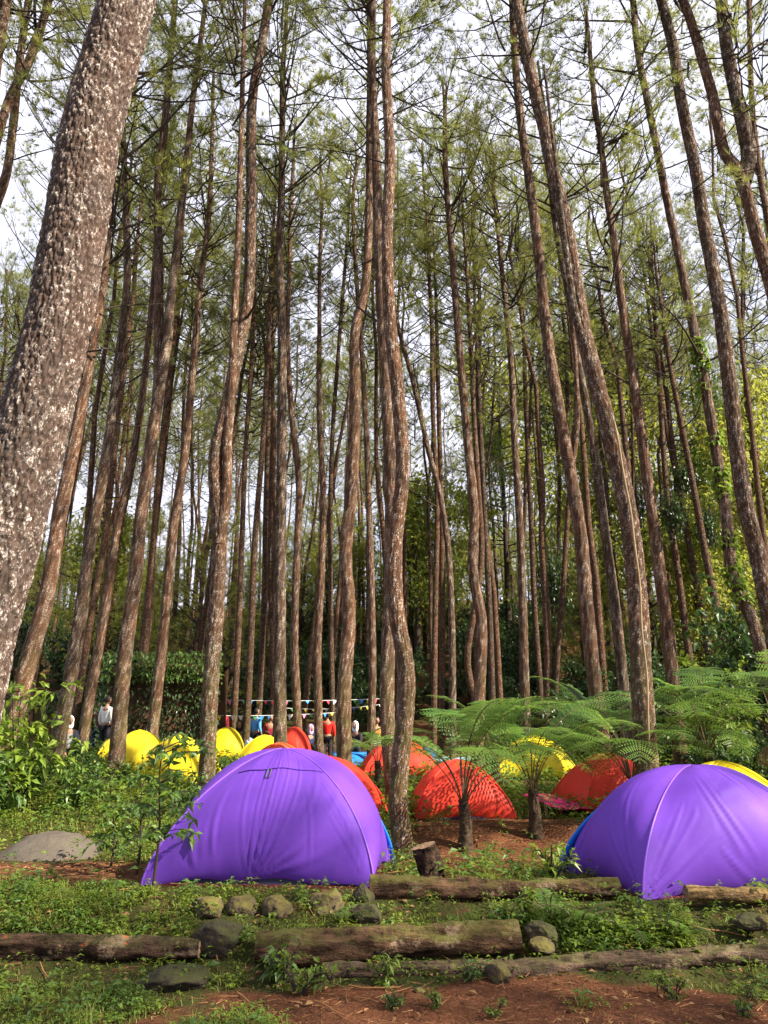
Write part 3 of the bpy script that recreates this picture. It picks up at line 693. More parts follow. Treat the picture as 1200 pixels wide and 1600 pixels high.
# ------------------------------------------------------------------ dome tents
def tent(name, cx, cy, Wd, Dp, Hh, rz, mat, label, res=16, wrinkles=(), z=None, hem=.05, seam_mat=None, group=None, seed=0, expo=1.5, bulge=.05, fold=.006, extra=True):
    rng = np.random.default_rng(seed+11)
    root = thing(name, (cx, cy, hz(cx, cy) if z is None else z), label, 'tent', group, rz)
    ns, nv = res*2+1, res+1
    s = np.linspace(-1, 1, ns)[None, :]; v = np.linspace(0, 1, nv)[:, None]
    th = v*math.pi/2; EX = [expo]*4 if np.isscalar(expo) else expo
    cor = [np.array((-Wd/2, -Dp/2)), np.array((Wd/2, -Dp/2)), np.array((Wd/2, Dp/2)), np.array((-Wd/2, Dp/2))]
    mb = MB(); MBb = MB()
    for f in range(4):
        A, B = cor[f], cor[(f+1) % 4]; nrm = unit(np.array(((B-A)[1], -(B-A)[0])))
        ra, rb = np.cos(th)**(2/EX[f]), np.cos(th)**(2/EX[(f+1) % 4]); q_ = (s+1)/2
        xy = A*((1-q_)*ra)[..., None]+B*(q_*rb)[..., None]; zz = Hh*((1-q_)*np.sin(th)**(2/EX[f])+q_*np.sin(th)**(2/EX[(f+1) % 4]))
        q = (1-s**2)
        off = bulge*q*np.sin(th*2)*2 - .07*q*(1-v)**4             # taut fabric, hem pulled slightly in between the pegs
        d = off + fold*(fbm(np.stack([s*6*(1-v*.6)+0*v, v*2.2+0*s, s*0+v*0+f*5+seed], -1), 3, f+seed)-.5)*2.2*(.3+.7*q)
        d = d + .011*np.sin(s*16+f)*np.exp(-((np.abs(s)-1)/.22)**2)*(1-v)*np.clip(v*6, 0, 1)  # pulls at the corners
        for (wf, s0, v0, s1, v1, amp, wd) in wrinkles:
            if wf != f: continue
            P0 = np.array((s0, v0)); dd = np.array((s1-s0, v1-v0)); L2 = dd@dd
            t = ((s-s0)*dd[0]+(v-v0)*dd[1])/L2; tc = np.clip(t, 0, 1)
            ds = np.sqrt(((s-s0-tc*dd[0])*Wd*.5)**2+((v-v0-tc*dd[1])*Hh*1.2)**2)
            sd = ((s-s0)*dd[1]*1.-(v-v0)*dd[0]*1.)/math.sqrt(L2)
            ww = wd*(.35+.65*tc)
            d = d+amp*(np.exp(-(ds/ww)**2)-.6*np.exp(-((ds-ww*1.7)/ww)**2))*np.clip(1.25-t, 0, 1)*np.clip(t*5, 0, 1)
        nz = .45
        X = xy[..., 0]+nrm[0]*d; Y = xy[..., 1]+nrm[1]*d
        Z = zz+0*s+nz*d*np.sin(th) + hem*(1-v)*(.35+.65*q)*(1+.25*np.sin(s*9+f*2))
        V = np.stack([X, Y, Z], -1).reshape(-1, 3)
        i = (np.arange(nv-1)[:, None]*ns+np.arange(ns-1)[None]).ravel()
        mb.add(V, np.stack([i, i+1, i+ns+1, i+ns], -1))
    # weld the four faces along the poles so that shading runs through the ridges
    o = obj('rain_fly', mb.mesh('rain_fly', [mat]), root)
    for k in range(4):                                                # stitched pole sleeves along the ridges
        t = np.linspace(0, math.pi/2, 18); P = np.column_stack([cor[k][0]*np.cos(t)**(2/EX[k]), cor[k][1]*np.cos(t)**(2/EX[k]), Hh*np.sin(t)**(2/EX[k])+.006+.02*(1-t/1.6)])
        V, F = tube(P, .011 if extra else .014, 5); obj('pole_sleeve', mesh('pole_sleeve', V, F, seam_mat or mat), root)
    # inner tent under the raised hem
    t = np.linspace(0, 1, 8); mbi = MB(); ring = []
    for vv_ in t:
        a = vv_*math.pi/2; ring += [(c[0]*math.cos(a)**(2/e_)*.93, c[1]*math.cos(a)**(2/e_)*.93, Hh*.93*math.sin(a)**(2/e_)) for c, e_ in zip(cor, EX)]
    mbi.add(ring, [(q*4+k, q*4+(k+1) % 4, q*4+4+(k+1) % 4, q*4+4+k) for q in range(7) for k in range(4)])
    obj('inner_tent', mbi.mesh('inner_tent', [M_inner], False), root)
    if extra:
        mbf = MB(); c_ = [(c[0]*.97, c[1]*.97, zq) for zq in (-.05, .035) for c in cor]; mbf.add(c_, [(k, (k+1) % 4, 4+(k+1) % 4, 4+k) for k in range(4)]+[(4, 5, 6, 7)])
        obj('groundsheet', mbf.mesh('groundsheet', [M_floor], False), root)
        for k in range(4):
            c = cor[k]*1.06; mbp = MB(); mbp.tube(np.array([(c[0], c[1], .05), (c[0]*1.01, c[1]*1.01, -.08)]), [.006, .004], 5, cap=True); obj('peg', mbp.mesh('peg', [M_line]), root)
    return root, o, cor

wr = []
for k, (s0, v0, s1, v1, amp, wd) in enumerate((
    (-.05, .0, .98, .50, .013, .030), (-.05, .0, .88, .66, .015, .026), (-.05, .0, .66, .76, .015, .024), (-.05, 0, .42, .80, .013, .022), (-.05, 0, .16, .80, .014, .022), (-.05, 0, -.10, .76, .013, .022), (-.05, 0, .98, .30, .008, .04),
    (-.05, 0, -.38, .70, .008, .03), (.12, .95, .02, .62, .013, .016), (.28, .93, .12, .62, .014, .017), (.44, .90, .26, .62, .013, .016), (.6, .88, .45, .62, .008, .016), (-.02, .95, -.08, .62, .010, .016), (-.2, .93, -.22, .62, .008, .016), (-.4, .9, -.42, .62, .007, .02),
    (.95, .02, .70, .40, .010, .02), (.97, .03, .80, .55, .008, .018), (-.55, .1, -.75, .35, .013, .05), (-.4, .15, -.62, .5, .011, .045), (.45, .1, .55, .5, .006, .03))):
    wr.append((0, s0, v0, s1, v1, amp, wd))
pt, fly, cor = tent('dome_tent', -1.16, 9.12, 2.30, 1.85, 1.30, math.radians(-5), M_purple, 'large wrinkled purple dome tent in the left half, beside the sapling', 48, wr, -.01, .075, M_purple_seam, seed=1, expo=(1.46, 1.72, 1.72, 1.46), bulge=.07)
# horizontal seam with a small loop under the top of the near face
def face_pt(s, v, Wd, Dp, Hh, expo, off):
    th = v*math.pi/2; q = (s+1)/2; ra, rb = math.cos(th)**(2/expo[0]), math.cos(th)**(2/expo[1])
    return np.array((-Wd/2*ra*(1-q)+Wd/2*rb*q, -Dp/2*(ra*(1-q)+rb*q)-off, Hh*((1-q)*math.sin(th)**(2/expo[0])+q*math.sin(th)**(2/expo[1]))+off*.45*math.sin(th)))
def face_seam(root, s0, s1, v, Wd, Dp, Hh, expo, bulge, m):
    P = [face_pt(s, v+.012*math.sin(s*5), Wd, Dp, Hh, expo, bulge*(1-s*s)*math.sin(v*math.pi)*2+.012) for s in np.linspace(s0, s1, 24)]
    V, F = tube(np.array(P), .0055, 4); obj('seam', mesh('seam', V, F, m), root)
M_pdark = mat_fabric('purple_stitching', (.13, .045, .42), .1)
fc = np.empty(len(fly.data.vertices)*3, np.float32); fly.data.vertices.foreach_get('co', fc); fc = fc.reshape(-1, 3)
def fly_pt(s_, v_, ns=97, res=48):
    a = (s_+1)/2*(ns-1); k = int(min(ns-2, max(0, a))); j_ = int(round(v_*res)); return fc[j_*ns+k]*(1-a+k)+fc[j_*ns+k+1]*(a-k)+np.array((0, -.007, .003))
P = np.array([fly_pt(q, .62) for q in np.linspace(-.7, .96, 40)]); V, F = tube(P, .0055, 4); obj('seam', mesh('seam', V, F, M_pdark), pt)
lp = np.array([fly_pt(a, b_) for a, b_ in ((-.08, .62), (-.08, .585), (-.075, .56), (-.02, .56), (-.015, .585), (-.015, .62))]); V, F = tube(lp, .006, 4); obj('loop', mesh('loop', V, F, M_line), pt)
V = []
def strip_panel(root, nm, side, face, mat, Wd, Dp, Hh, expo, out, lo=.0, hi=.75, wdt=.10):
    c = np.array(side); t = np.linspace(lo, hi, 14)*math.pi/2; A = []
    for a in t:
        r = math.cos(a)**(2/expo); base = np.array((c[0]*Wd/2*r, c[1]*Dp/2*r, Hh*math.sin(a)**(2/expo)))
        w_ = wdt*(1-(a/(hi*math.pi/2))**2)+.01; o_ = np.array((*out, 0)); A += [base+o_*w_*.2+np.array((0, 0, .012)), base+o_*w_-np.array((0, 0, w_*.35)), base+o_*w_*.95-np.array((0, 0, w_*.6)), base+o_*w_*.1-np.array((0, 0, .05))]
    F = [(q*4+k, q*4+(k+1) % 4, q*4+4+(k+1) % 4, q*4+4+k) for q in range(13) for k in range(4)]
    obj(nm, mesh(nm, A, np.array(F), mat), root)
strip_panel(pt, 'blue_edge', (1, 1), 1, M_blue, 2.3, 1.85, 1.3, 1.72, (.9, .1), 0, .55, .07)
wr2 = [(0, -.98, .02, -.55, .45, .022, .03), (0, -.98, .02, -.72, .5, .020, .026), (0, -.97, .02, -.35, .36, .016, .03), (0, -.6, .75, -.1, .25, .016, .03), (0, -.45, .72, .05, .22, .014, .03), (0, -.35, .3, .0, .08, .012, .03),
       (3, .98, .02, .3, .6, .014, .03), (3, .98, .02, .0, .45, .012, .03), (3, -.9, .02, -.2, .5, .014, .03), (0, .4, .8, .5, .3, .012, .04), (0, .1, .85, .3, .5, .010, .05), (0, -.3, .55, .35, .62, .012, .06)]
pr, fly2, cor2 = tent('dome_tent', 3.27, 8.62, 2.25, 1.65, 1.14, math.radians(11), M_purple, 'large smooth purple dome tent at the right edge with a blue left border', 44, wr2, -.02, .06, M_purple_seam, seed=4, expo=1.62, bulge=.09, fold=.005)
strip_panel(pr, 'blue_edge', (-1, 1), 1, M_blue, 2.25, 1.65, 1.14, 1.62, (-.95, -.05), 0, .8, .16)
def tent_px(px, Y, W_, D_, H_, rz, mat, label, grp=None, z=None, **k):
    p = at(px, 1200, Y); t = tent('dome_tent', p[0], Y+D_*.35, W_, D_, H_, math.radians(rz), mat, label, 12, [(0, -.9, .02, -.2, .6, .012, .05), (0, .95, .02, .2, .55, .012, .05), (0, 0, .0, .1, .7, .008, .04)], (hz(p[0], Y) if z is None else z), .03, None, grp, int(px), extra=False, fold=.012, **k)[0]
    return t
tent_px(719, 13.9, 1.68, 1.5, .93, 4, M_red, 'red dome tent on top of the bank behind the left tree fern')
tent_px(508, 13.2, 1.9, 1.7, 1.0, -8, M_red, 'red-orange dome tent showing behind the right side of the left purple tent')
tent_px(624, 20, 1.95, 1.5, .90, 6, M_red, 'red tent further back, split in view by the sinuous middle pine')
tent_px(842, 20, 2.0, 1.7, 1.02, -5, M_yellow, 'yellow dome tent in the middle right behind the right tree fern')
tent_px(963, 14.6, 1.75, 1.6, 1.0, 12, M_red, 'orange-red dome tent behind fern fronds, just left of the right purple tent')
tent_px(1152, 11.6, 2.0, 1.7, 1.12, -10, M_yellow, 'yellow dome tent peeking over the right purple tent')
tent_px(204, 17.8, 1.25, 1.4, .94, 20, M_yellow, 'yellow tent half hidden by the twin-stemmed pine, leftmost of the bigger yellow ones')
tent_px(268, 17.0, 1.5, 1.5, .98, -12, M_yellow, 'yellow tent behind the sapling leaves, left of the pale curving pine')
tent_px(168, 18.4, .7, .9, .72, 5, M_yellow, 'small yellow tent below the camper in the white shirt')
tent_px(346, 22.8, 1.1, 1.3, .95, 8, M_yellow, 'yellow tent far back just right of the pale curving pine')
tent_px(408, 21.5, 1.3, 1.3, .92, -15, M_yellow, 'yellow tent far back left of the dead straight pine')
tent_px(432, 17.5, 1.5, 1.4, .96, 10, M_orange, 'orange tent whose top shows above the left purple tent')
tent_px(456, 22.5, 1.0, 1.2, 1.15, -5, M_red, 'small red tent top beside the foot of the dead straight pine')
tent_px(550, 24, 1.0, 1.2, .42, 10, M_blue, 'blue tent behind the seated campers left of the reddish pine')
tent_px(372, 24, 1.3, 1.2, .75, -10, M_pale, 'pale blue tent behind the campers in maroon')
def tarp(px, py, Y, w, d, rz, mat, label, hgt=.12, seed=0, tilt=.0):
    n = 14; u = np.linspace(-.5, .5, n); U, Vv = np.meshgrid(u, u); p = at(px, py, Y)
    Z = hgt*fbm(np.stack([U*5+seed, Vv*5, U*0], -1), 3, seed)+.03+tilt*(Vv+.5)
    i = (np.arange(n-1)[:, None]*n+np.arange(n-1)[None]).ravel(); f = np.stack([i, i+1, i+n+1, i+n], -1)
    t = np.stack([U*w, Vv*d, Z], -1).reshape(-1, 3); mb = MB(); mb.add(t, f); mb.add(t-np.array((0, 0, .012)), f[:, ::-1])
    edge = [k for k in range(n)]+[k*n+n-1 for k in range(1, n)]+[n*n-1-k for k in range(1, n)]+[(n-1-k)*n for k in range(1, n-1)]
    m = n*n; mb.Q.append(np.array([(edge[k], edge[k]+m, edge[(k+1) % len(edge)]+m, edge[(k+1) % len(edge)]) for k in range(len(edge))])); mb.qm.append(np.zeros(len(edge)))
    o = obj('tarpaulin', mb.mesh('tarpaulin', [mat]), None, (p[0], Y, hz(p[0], Y)+.02), (0, 0, math.radians(rz))); tag(o, label, 'tarpaulin')
tarp(868, 1250, 14.6, .65, 1.3, 25, M_magenta, 'bright magenta sheet lying on the ground left of the orange-red tent', .10, 3, .18)
tarp(715, 1185, 24.5, 1.9, 1.8, 0, M_pale, 'pale blue ground sheet spread behind the left tree fern', .15, 5, .2)
tarp(560, 1180, 25, 1.4, 1.5, 12, M_tarp, 'bright blue ground sheet under the seated campers', .12, 8, .35)
tarp(655, 1178, 25.5, 1.0, 1.2, -10, M_tarp, 'blue sheet right of the sinuous middle pine far back', .15, 9, .45)

# ------------------------------------------------------------------ tree ferns
def frond_mesh(seed, L, e0, e1, wmax, stipe=.28, npair=19):
    rng = np.random.default_rng(seed); n = 30; P = [np.zeros(3)]; a = rng.normal(0, .05)
    for q in range(n-1):
        t = q/(n-2); e = e0+(e1-e0)*t**1.15; a += rng.normal(0, .012); st = L/(n-1)
        P.append(P[-1]+st*np.array((math.cos(e)*math.cos(a), math.cos(e)*math.sin(a), math.sin(e))))
    P = np.array(P); T, _, _ = frames(P); mb = MB(); mb.tube(P, np.linspace(.011, .003, n), 5, 0)
    u = np.linspace(stipe, .985, npair)
    for q, t in enumerate(u):
        i = t*(n-1); k = min(n-2, int(i)); b0 = P[k]+(P[k+1]-P[k])*(i-k); fw = T[k]
        w = (t-stipe)/(1-stipe); pl = wmax*(math.sin(min(1, (w+.10)*.93)*math.pi)**.75)*rng.uniform(.92, 1.05)+.015
        lat0 = unit(np.cross((0, 0, 1.), fw)); nrm = np.cross(fw, lat0)
        for sd in (-1, 1):
            d = unit(lat0*sd+fw*(.25+.45*w)+nrm*rng.normal(.05, .06)); m = 9
            s_ = np.linspace(0.04, 1, m); C0 = b0+d*s_[:, None]*pl-np.array((0, 0, 1.))*(s_**2)[:, None]*pl*.22
            g = unit(np.cross(nrm, d)); ln = pl*.125*(np.sin((s_*.86+.12)*math.pi)**.6)+.004; hw = pl/m*.36
            for sg in (-1, 1):
                tip = C0+(g*sg+d*.35)*ln[:, None]-nrm*ln[:, None]*.18
                V = np.stack([C0-d*hw, C0+d*hw, tip+d*hw*.35, tip-d*hw*.35], 1).reshape(-1, 3); f = np.arange(m)[:, None]*4+np.arange(4)[None]
                mb.add(V, f, 1)
    return mb.mesh('frond', [M_stipe, M_fern], False)
M_stipe = plain('fern_stipe', (.075, .05, .022), .6, .3)
FRONDS = [frond_mesh(900+k, L, e0, e1, w, st) for k, (L, e0, e1, w, st) in enumerate(((2.3, 1.32, -.45, .42, .38), (2.4, 1.2, -.55, .44, .36), (2.1, 1.40, -.2, .38, .42), (2.2, 1.0, -.55, .42, .30), (1.7, 1.25, -.8, .34, .32), (2.2, 1.45, -.6, .40, .40)))]
M_fdead = plain('withered_frond', (.16, .085, .035), .9, .1, .5, 3)
DEADF = [frond_mesh(970+k, 1.0, -.25-.3*k, -1.35, .2, .2, 16) for k in range(2)]
for me_ in DEADF: me_.materials[1] = M_fdead
M_ftrunk = plain('fern_trunk_fibre', (.045, .03, .02), .95, .1, .5, 14)
def tree_fern(x, y, h, azs, label, s=1., top=None):
    r = thing('tree_fern', (x, y, hz(x, y)-.05), label, 'tree fern'); P = np.array([(0, 0, 0), (.02, 0, h*.5), (0, .02, h)]); X = resample(P, 18)
    V, F, cid, crack, O, Pc = bark_tube(X+np.array((x, y, 0)), np.linspace(.085, .062, 18), 18, 40, int(x*10)+50, .05, 24., True)
    obj('trunk', mesh('trunk', V, F, M_ftrunk), r)
    for k, (az, q) in enumerate(azs):
        obj('frond', FRONDS[q], r, (.03*math.cos(az), .03*math.sin(az), h-.05), (R.normal(0, .14), R.normal(0, .17), az), s*R.uniform(.75, 1.1))
    for k in range(1): obj('withered_frond', DEADF[k % 2], r, (0, 0, h-.07), (R.normal(0, .2), R.normal(0, .15), R.uniform(0, 6.3)), s*R.uniform(.4, .6))
    for k in range(3):                                                 # withered fronds hanging under the crown
        az = R.uniform(0, 6.3); Pq = np.array([(0, 0, h-.06), (.14*math.cos(az), .14*math.sin(az), h-.10), (.2*math.cos(az), .2*math.sin(az), h*.45)]); V, F = tube(resample(Pq, 8), .007, 4); obj('dead_stipe', mesh('dead_stipe', V, F, M_ftrunk), r)
    return r
def fan(n, seed, off=0.): 
    g = np.random.default_rng(seed); return [(off+k*2*math.pi/n+g.normal(0, .15), int(g.integers(0, 6))) for k in range(n)]
p = at(724, 1250, 11.6); tree_fern(p[0], 11.6, .70, [(a, q) for a, q in fan(17, 1) if not 3.3 < a % 6.283 < 4.75], 'tree fern with dark stalks in front of the red tent on the bank', 1.1)
p = at(833, 1250, 11.9); tree_fern(p[0], 11.9, .68, fan(13, 2, .2), 'tree fern on the bank in front of the yellow tent, right of the stump', 1.0)
p = at(985, 1200, 12.6); tree_fern(p[0], 12.6, .7, fan(15, 3, .4), 'tree fern beside the orange-red tent, its fronds screening it', 1.05)
p = at(1105, 1170, 13.2); tree_fern(p[0], 13.2, 1.05, fan(12, 4, .1), 'tree fern behind the right purple tent, taller than the others', 1.08)
p = at(1215, 1150, 12.6); tree_fern(p[0], 12.6, 1.15, fan(12, 5, .3), 'tree fern half cut by the right edge above the purple tent', 1.05)
p = at(930, 1150, 16.5); tree_fern(p[0], 16.5, .9, fan(11, 6), 'tree fern in the second row at the foot of the dark reddish leaning pine', 1.1)
p = at(770, 1150, 16.5); tree_fern(p[0], 16.5, .8, fan(11, 8), 'tree fern behind the red tent and its bank', 1.0)
p = at(590, 1165, 17.5); tree_fern(p[0], 17.5, .7, fan(9, 9), 'small tree fern behind the sinuous middle pine', .75)

# ------------------------------------------------------------------ logs, stump, stones, sand
def log_mat(name, wood, moss, amt, orange=0.):
    b = NB(name); v = b.coord('Object'); vs = b.coord('Object', (.35, 1.6, 1.6))
    n1 = b.noise(vs, 9, 5, .7); n2 = b.noise(v, 3.2, 4); n3 = b.noise(v, 26, 4, .7)
    c = b.mix(b.mapr(n1, .40, .62), tuple(x*.16 for x in wood), wood)
    c = b.mix(b.mapr(b.noise(vs, 3.5, 5, .75), .52, .60, 0, .8), c, tuple(x*.22 for x in wood))
    c = b.mix(b.mapr(b.math('ADD', n2, b.math('MULTIPLY', n3, .3)), .74, .86, 0, .6), c, (.27, .19, .13))
    g = b.n('NewGeometry'); sx = b.n('SeparateXYZ'); b.l(g.outputs['Normal'], sx.inputs[0])
    mf = b.math('MULTIPLY', b.mapr(sx.outputs['Z'], .25, .9), b.mapr(b.math('ADD', n2, b.math('MULTIPLY', n3, .45)), .62, .82)); mf = b.math('MULTIPLY', mf, amt)
    c = b.mix(mf, c, moss)
    if orange: c = b.mix(b.mapr(b.noise(v, 6, 3), .66, .72, 0, orange), c, (.45, .12, .03))
    return b.done(b.bsdf(c, .9, .12, b.math('ADD', n1, b.math('MULTIPLY', n3, .4)), 1., .05))
M_logmoss = log_mat('mossy_log_wood', (.120, .066, .038), (.090, .092, .020), .8)
M_logdark = log_mat('dark_log_wood', (.080, .046, .030), (.07, .075, .022), .45, .5)
M_loggrey = log_mat('grey_log_wood', (.135, .088, .062), (.10, .10, .03), .5)
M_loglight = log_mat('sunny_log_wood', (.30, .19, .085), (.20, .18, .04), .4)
M_cut = plain('cut_wood', (.19, .125, .075), .85, .15, .4, 12)
def log(pts, d, mat, label, seed, sides=26, rings=90, rough=.09, taper=.9, lift=0):
    pts = np.array(pts, float); rng = np.random.default_rng(seed); r = np.linspace(d/2, d/2*taper, len(pts)); X = resample(np.column_stack([pts, r]), rings)
    O = X[len(X)//2, :3].copy(); Pc = X[:, :3]-O; V, F = tube(Pc, X[:, 3], sides); out = unit(V-np.repeat(Pc, sides, 0))
    ax = unit(pts[-1]-pts[0]); al = (V@ax)[:, None]*ax; st = V-al*.82            # ridges run along the log
    dd = -np.abs(fbm(st*np.array((1, 1, 1))*11+seed, 4, seed)-.5)*d*rough*7 + (fbm(V*14+seed, 3, seed)-.5)*d*.10 + (fbm(V*3.1+seed, 3, seed+2)-.5)*d*.28
    V = V+out*dd[:, None]
    root = tag(obj('log', mesh('log', V, F, mat), None, O), label, 'log')
    for e, k in ((0, 0), (1, rings-1)):
        ring = V[k*sides:(k+1)*sides]; c = ring.mean(0); a = -ax if e == 0 else ax; mb = MB(); P = [c+a*.004+rng.normal(0, .003, 3)]
        for q in (.35, .7, 1.0): P += list(c+(ring-c)*q*.995+a*(.006*rng.normal(0, 1, (sides, 1))*(q < 1)))
        f3 = [(0, 1+(j+1) % sides, 1+j) for j in range(sides)]; f4 = [(1+q*sides+j, 1+q*sides+(j+1) % sides, 1+(q+1)*sides+(j+1) % sides, 1+(q+1)*sides+j) for q in (0, 1) for j in range(sides)]
        mb.add(P, np.array(f3)); mb.Q.append(np.array(f4)); mb.qm.append(np.zeros(len(f4))); obj('cut_end', mb.mesh('cut_end', [M_cut]), root)
    return root
log([at(-130, 1484, 6.95), at(60, 1480, 6.92), at(200, 1484, 6.9), at(312, 1482, 6.88)], .235, M_logdark, 'dark weathered log lying in the grass at the lower left', 21, taper=.72)
log([at(402, 1484, 6.92), at(520, 1482, 6.9), at(680, 1470, 6.95), at(810, 1462, 7.0)], .30, M_logmoss, 'thick mossy log at the bottom centre, above the thin one', 22, rough=.07)
log([at(505, 1522, 6.72), at(600, 1517, 6.72), at(700, 1514, 6.76), at(800, 1508, 6.85)], .15, M_loggrey, 'thin grey log lying under the thick mossy log', 23, rough=.11)
log([at(790, 1522, 6.74), at(880, 1514, 6.78), at(960, 1506, 6.85), at(1080, 1499, 6.9), at(1290, 1486, 6.98)], .195, M_loggrey, 'long crumbling grey-brown log at the lower right', 24, rough=.13, taper=1.15)
log([at(578, 1388, 7.72), at(720, 1390, 7.72), at(850, 1388, 7.75), at(968, 1388, 7.72)], .24, M_logmoss, 'mossy log lying between the two purple tents', 25)
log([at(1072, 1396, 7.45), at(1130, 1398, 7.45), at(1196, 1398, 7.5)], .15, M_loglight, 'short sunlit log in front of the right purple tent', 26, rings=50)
# the standing stump
p = at(672, 1345, 8.75); g = hz(p[0], 8.75)
log([(p[0]+.03, 8.75, g-.12), (p[0]+.01, 8.74, g+.12), (p[0]-.05, 8.72, 1.3-8.72*math.tan(math.radians(6.35)))], .29, M_logdark, 'cut tree stump leaning behind the mossy log, beside the sinuous pine', 27, rings=40)
M_rock = None
def rock_mat(name, col, moss, amt):
    b = NB(name); v = b.coord('Object'); n1 = b.noise(v, 5, 5, .7); n2 = b.noise(v, 40, 4, .7); g = b.n('NewGeometry'); sx = b.n('SeparateXYZ'); b.l(g.outputs['Normal'], sx.inputs[0])
    c = b.mix(b.mapr(n1, .3, .7), tuple(x*.5 for x in col), tuple(x*1.3 for x in col)); c = b.mix(b.mapr(n2, .6, .75, 0, .35), c, (.2, .18, .15))
    oi = b.n('ObjectInfo').outputs['Random']
    mf = b.math('MULTIPLY', b.mapr(b.math('ADD', n1, b.math('MULTIPLY', sx.outputs['Z'], .15)), .5, .66), amt); c = b.mix(mf, c, moss)
    return b.done(b.bsdf(c, .9, .15, b.math('ADD', n1, b.math('MULTIPLY', n2, .4)), .7, .03))
M_rockmoss = rock_mat('mossy_stone', (.085, .062, .045), (.10, .09, .018), .8)
M_rockdark = rock_mat('dark_stone', (.045, .036, .027), (.05, .055, .016), .75)
def rock(px, py, Y, w, h, d, label, mat, seed, flat=.0):
    import bmesh
    bm = bmesh.new(); bmesh.ops.create_icosphere(bm, subdivisions=5, radius=1); V = np.array([v.co[:] for v in bm.verts]); F = np.array([[v.index for v in f.verts] for f in bm.faces]); bm.free()
    rng = np.random.default_rng(seed)
    for k in range(9):                                               # chop facets into the stone
        n = unit(rng.normal(0, 1, 3)+np.array((0, 0, .2))); t = rng.uniform(.55, .85); q = V@n; V = V-np.maximum(q-t, 0)[:, None]*n*.85
    V = V*(1+(fbm(V*1.7+seed, 4, seed)-.5)[:, None]*.45+(fbm(V*7+seed, 4, seed)-.5)[:, None]*.09)*np.array((w/2, d/2, h/2))
    p = at(px, py, Y); o = obj('rock', mesh('rock', V, F, mat), None, (p[0], Y, max(p[2], hz(p[0], Y)+h*.12)), (0, 0, rng.uniform(-.3, .3))); tag(o, label, 'rock')
rock(323, 1421, 7.42, .30, .24, .26, 'round mossy stone, leftmost of the row under the left purple tent', M_rockmoss, 1)
rock(381, 1420, 7.45, .29, .25, .26, 'yellow-mossed stone, second in the row under the left purple tent', M_rockmoss, 2)
rock(434, 1419, 7.45, .28, .26, .25, 'pale-faced stone, third in the row under the left purple tent', M_rockmoss, 3)
rock(506, 1416, 7.48, .34, .27, .28, 'brown stone under the middle of the left purple tent, last of the row', M_rockmoss, 4)
rock(338, 1474, 6.98, .46, .34, .34, 'dark blocky stone between the dark log and the thick mossy log', M_rockdark, 5)
rock(272, 1528, 6.55, .52, .24, .40, 'low dark boulder at the lower left, under the end of the dark log', M_rockdark, 6)
rock(572, 1432, 7.32, .28, .2, .22, 'small brown stone above the middle of the thick mossy log', M_rockdark, 7)
rock(842, 1460, 7.08, .30, .20, .3, 'earthy boulder right of the thick mossy log', M_rockdark, 8)
rock(845, 1480, 6.92, .22, .15, .2, 'smooth grey stone at the right end of the thick mossy log', M_rockmoss, 9)
rock(778, 1524, 6.62, .22, .19, .18, 'grey wedge of stone at the right end of the thin log', M_rockmoss, 10)
rock(1168, 1438, 7.12, .30, .16, .24, 'flat grey stone low on the right edge under the short log', M_rockdark, 11)
rock(1196, 1442, 7.05, .16, .12, .14, 'small pinkish stone at the right edge beside the flat grey one', M_rockmoss, 12)
rock(568, 1400, 7.62, .2, .26, .2, 'dark stone propping the left end of the log between the tents', M_rockdark, 13)
rock(656, 1548, 6.42, .09, .05, .08, 'small brown pebble on the red soil near the thin log', M_rockmoss, 14)
rock(540, 1300, 12.2, .0001+.3, .2, .3, 'mossy stone in the shade behind the left purple tent', M_rockmoss, 15)
# sand heap
mbx = np.linspace(-1, 1, 60); A_, B_ = np.meshgrid(mbx, mbx); rr_ = np.sqrt(A_**2+(B_*1.0)**2)
rr_ = np.sqrt((np.maximum(np.abs(A_+.1)-.12, 0)*1.15)**2+B_**2)*(1+.25*(fbm(np.stack([A_*1.6, B_*1.6, A_*0], -1), 3, 8)-.5)); hq = np.clip(1-rr_, -.1, 1); Zs = .40*hq; Zs = Zs-np.maximum(Zs-.25, 0)*.72+.05*(fbm(np.stack([A_*2.5, B_*2.5, A_*0], -1), 4, 3)-.5)*np.clip(hq*3, 0, 1)+.02*(fbm(np.stack([A_*12, B_*12, A_*0], -1), 3, 4)-.5)
i = (np.arange(59)[:, None]*60+np.arange(59)[None]).ravel(); p = at(90, 1335, 10.7)
b = NB('grey_sand'); v = b.coord('Object'); n1 = b.noise(v, 60, 4, .8); n2 = b.noise(v, 4, 4)
M_sand = b.done(b.bsdf(b.mix(b.mapr(b.math('ADD', n1, b.math('MULTIPLY', n2, .6)), .5, 1.1), (.05, .042, .035), (.115, .098, .08)), .95, .1, n1, .5, .01))
tag(obj('sand_heap', mesh('sand_heap', np.stack([A_*.70, B_*.62, Zs], -1), np.stack([i, i+1, i+61, i+60], -1), M_sand), None, (p[0], 10.7, hz(p[0], 10.7)-.02)), 'low heap of grey sand beside the red soil strip on the left', 'sand heap')

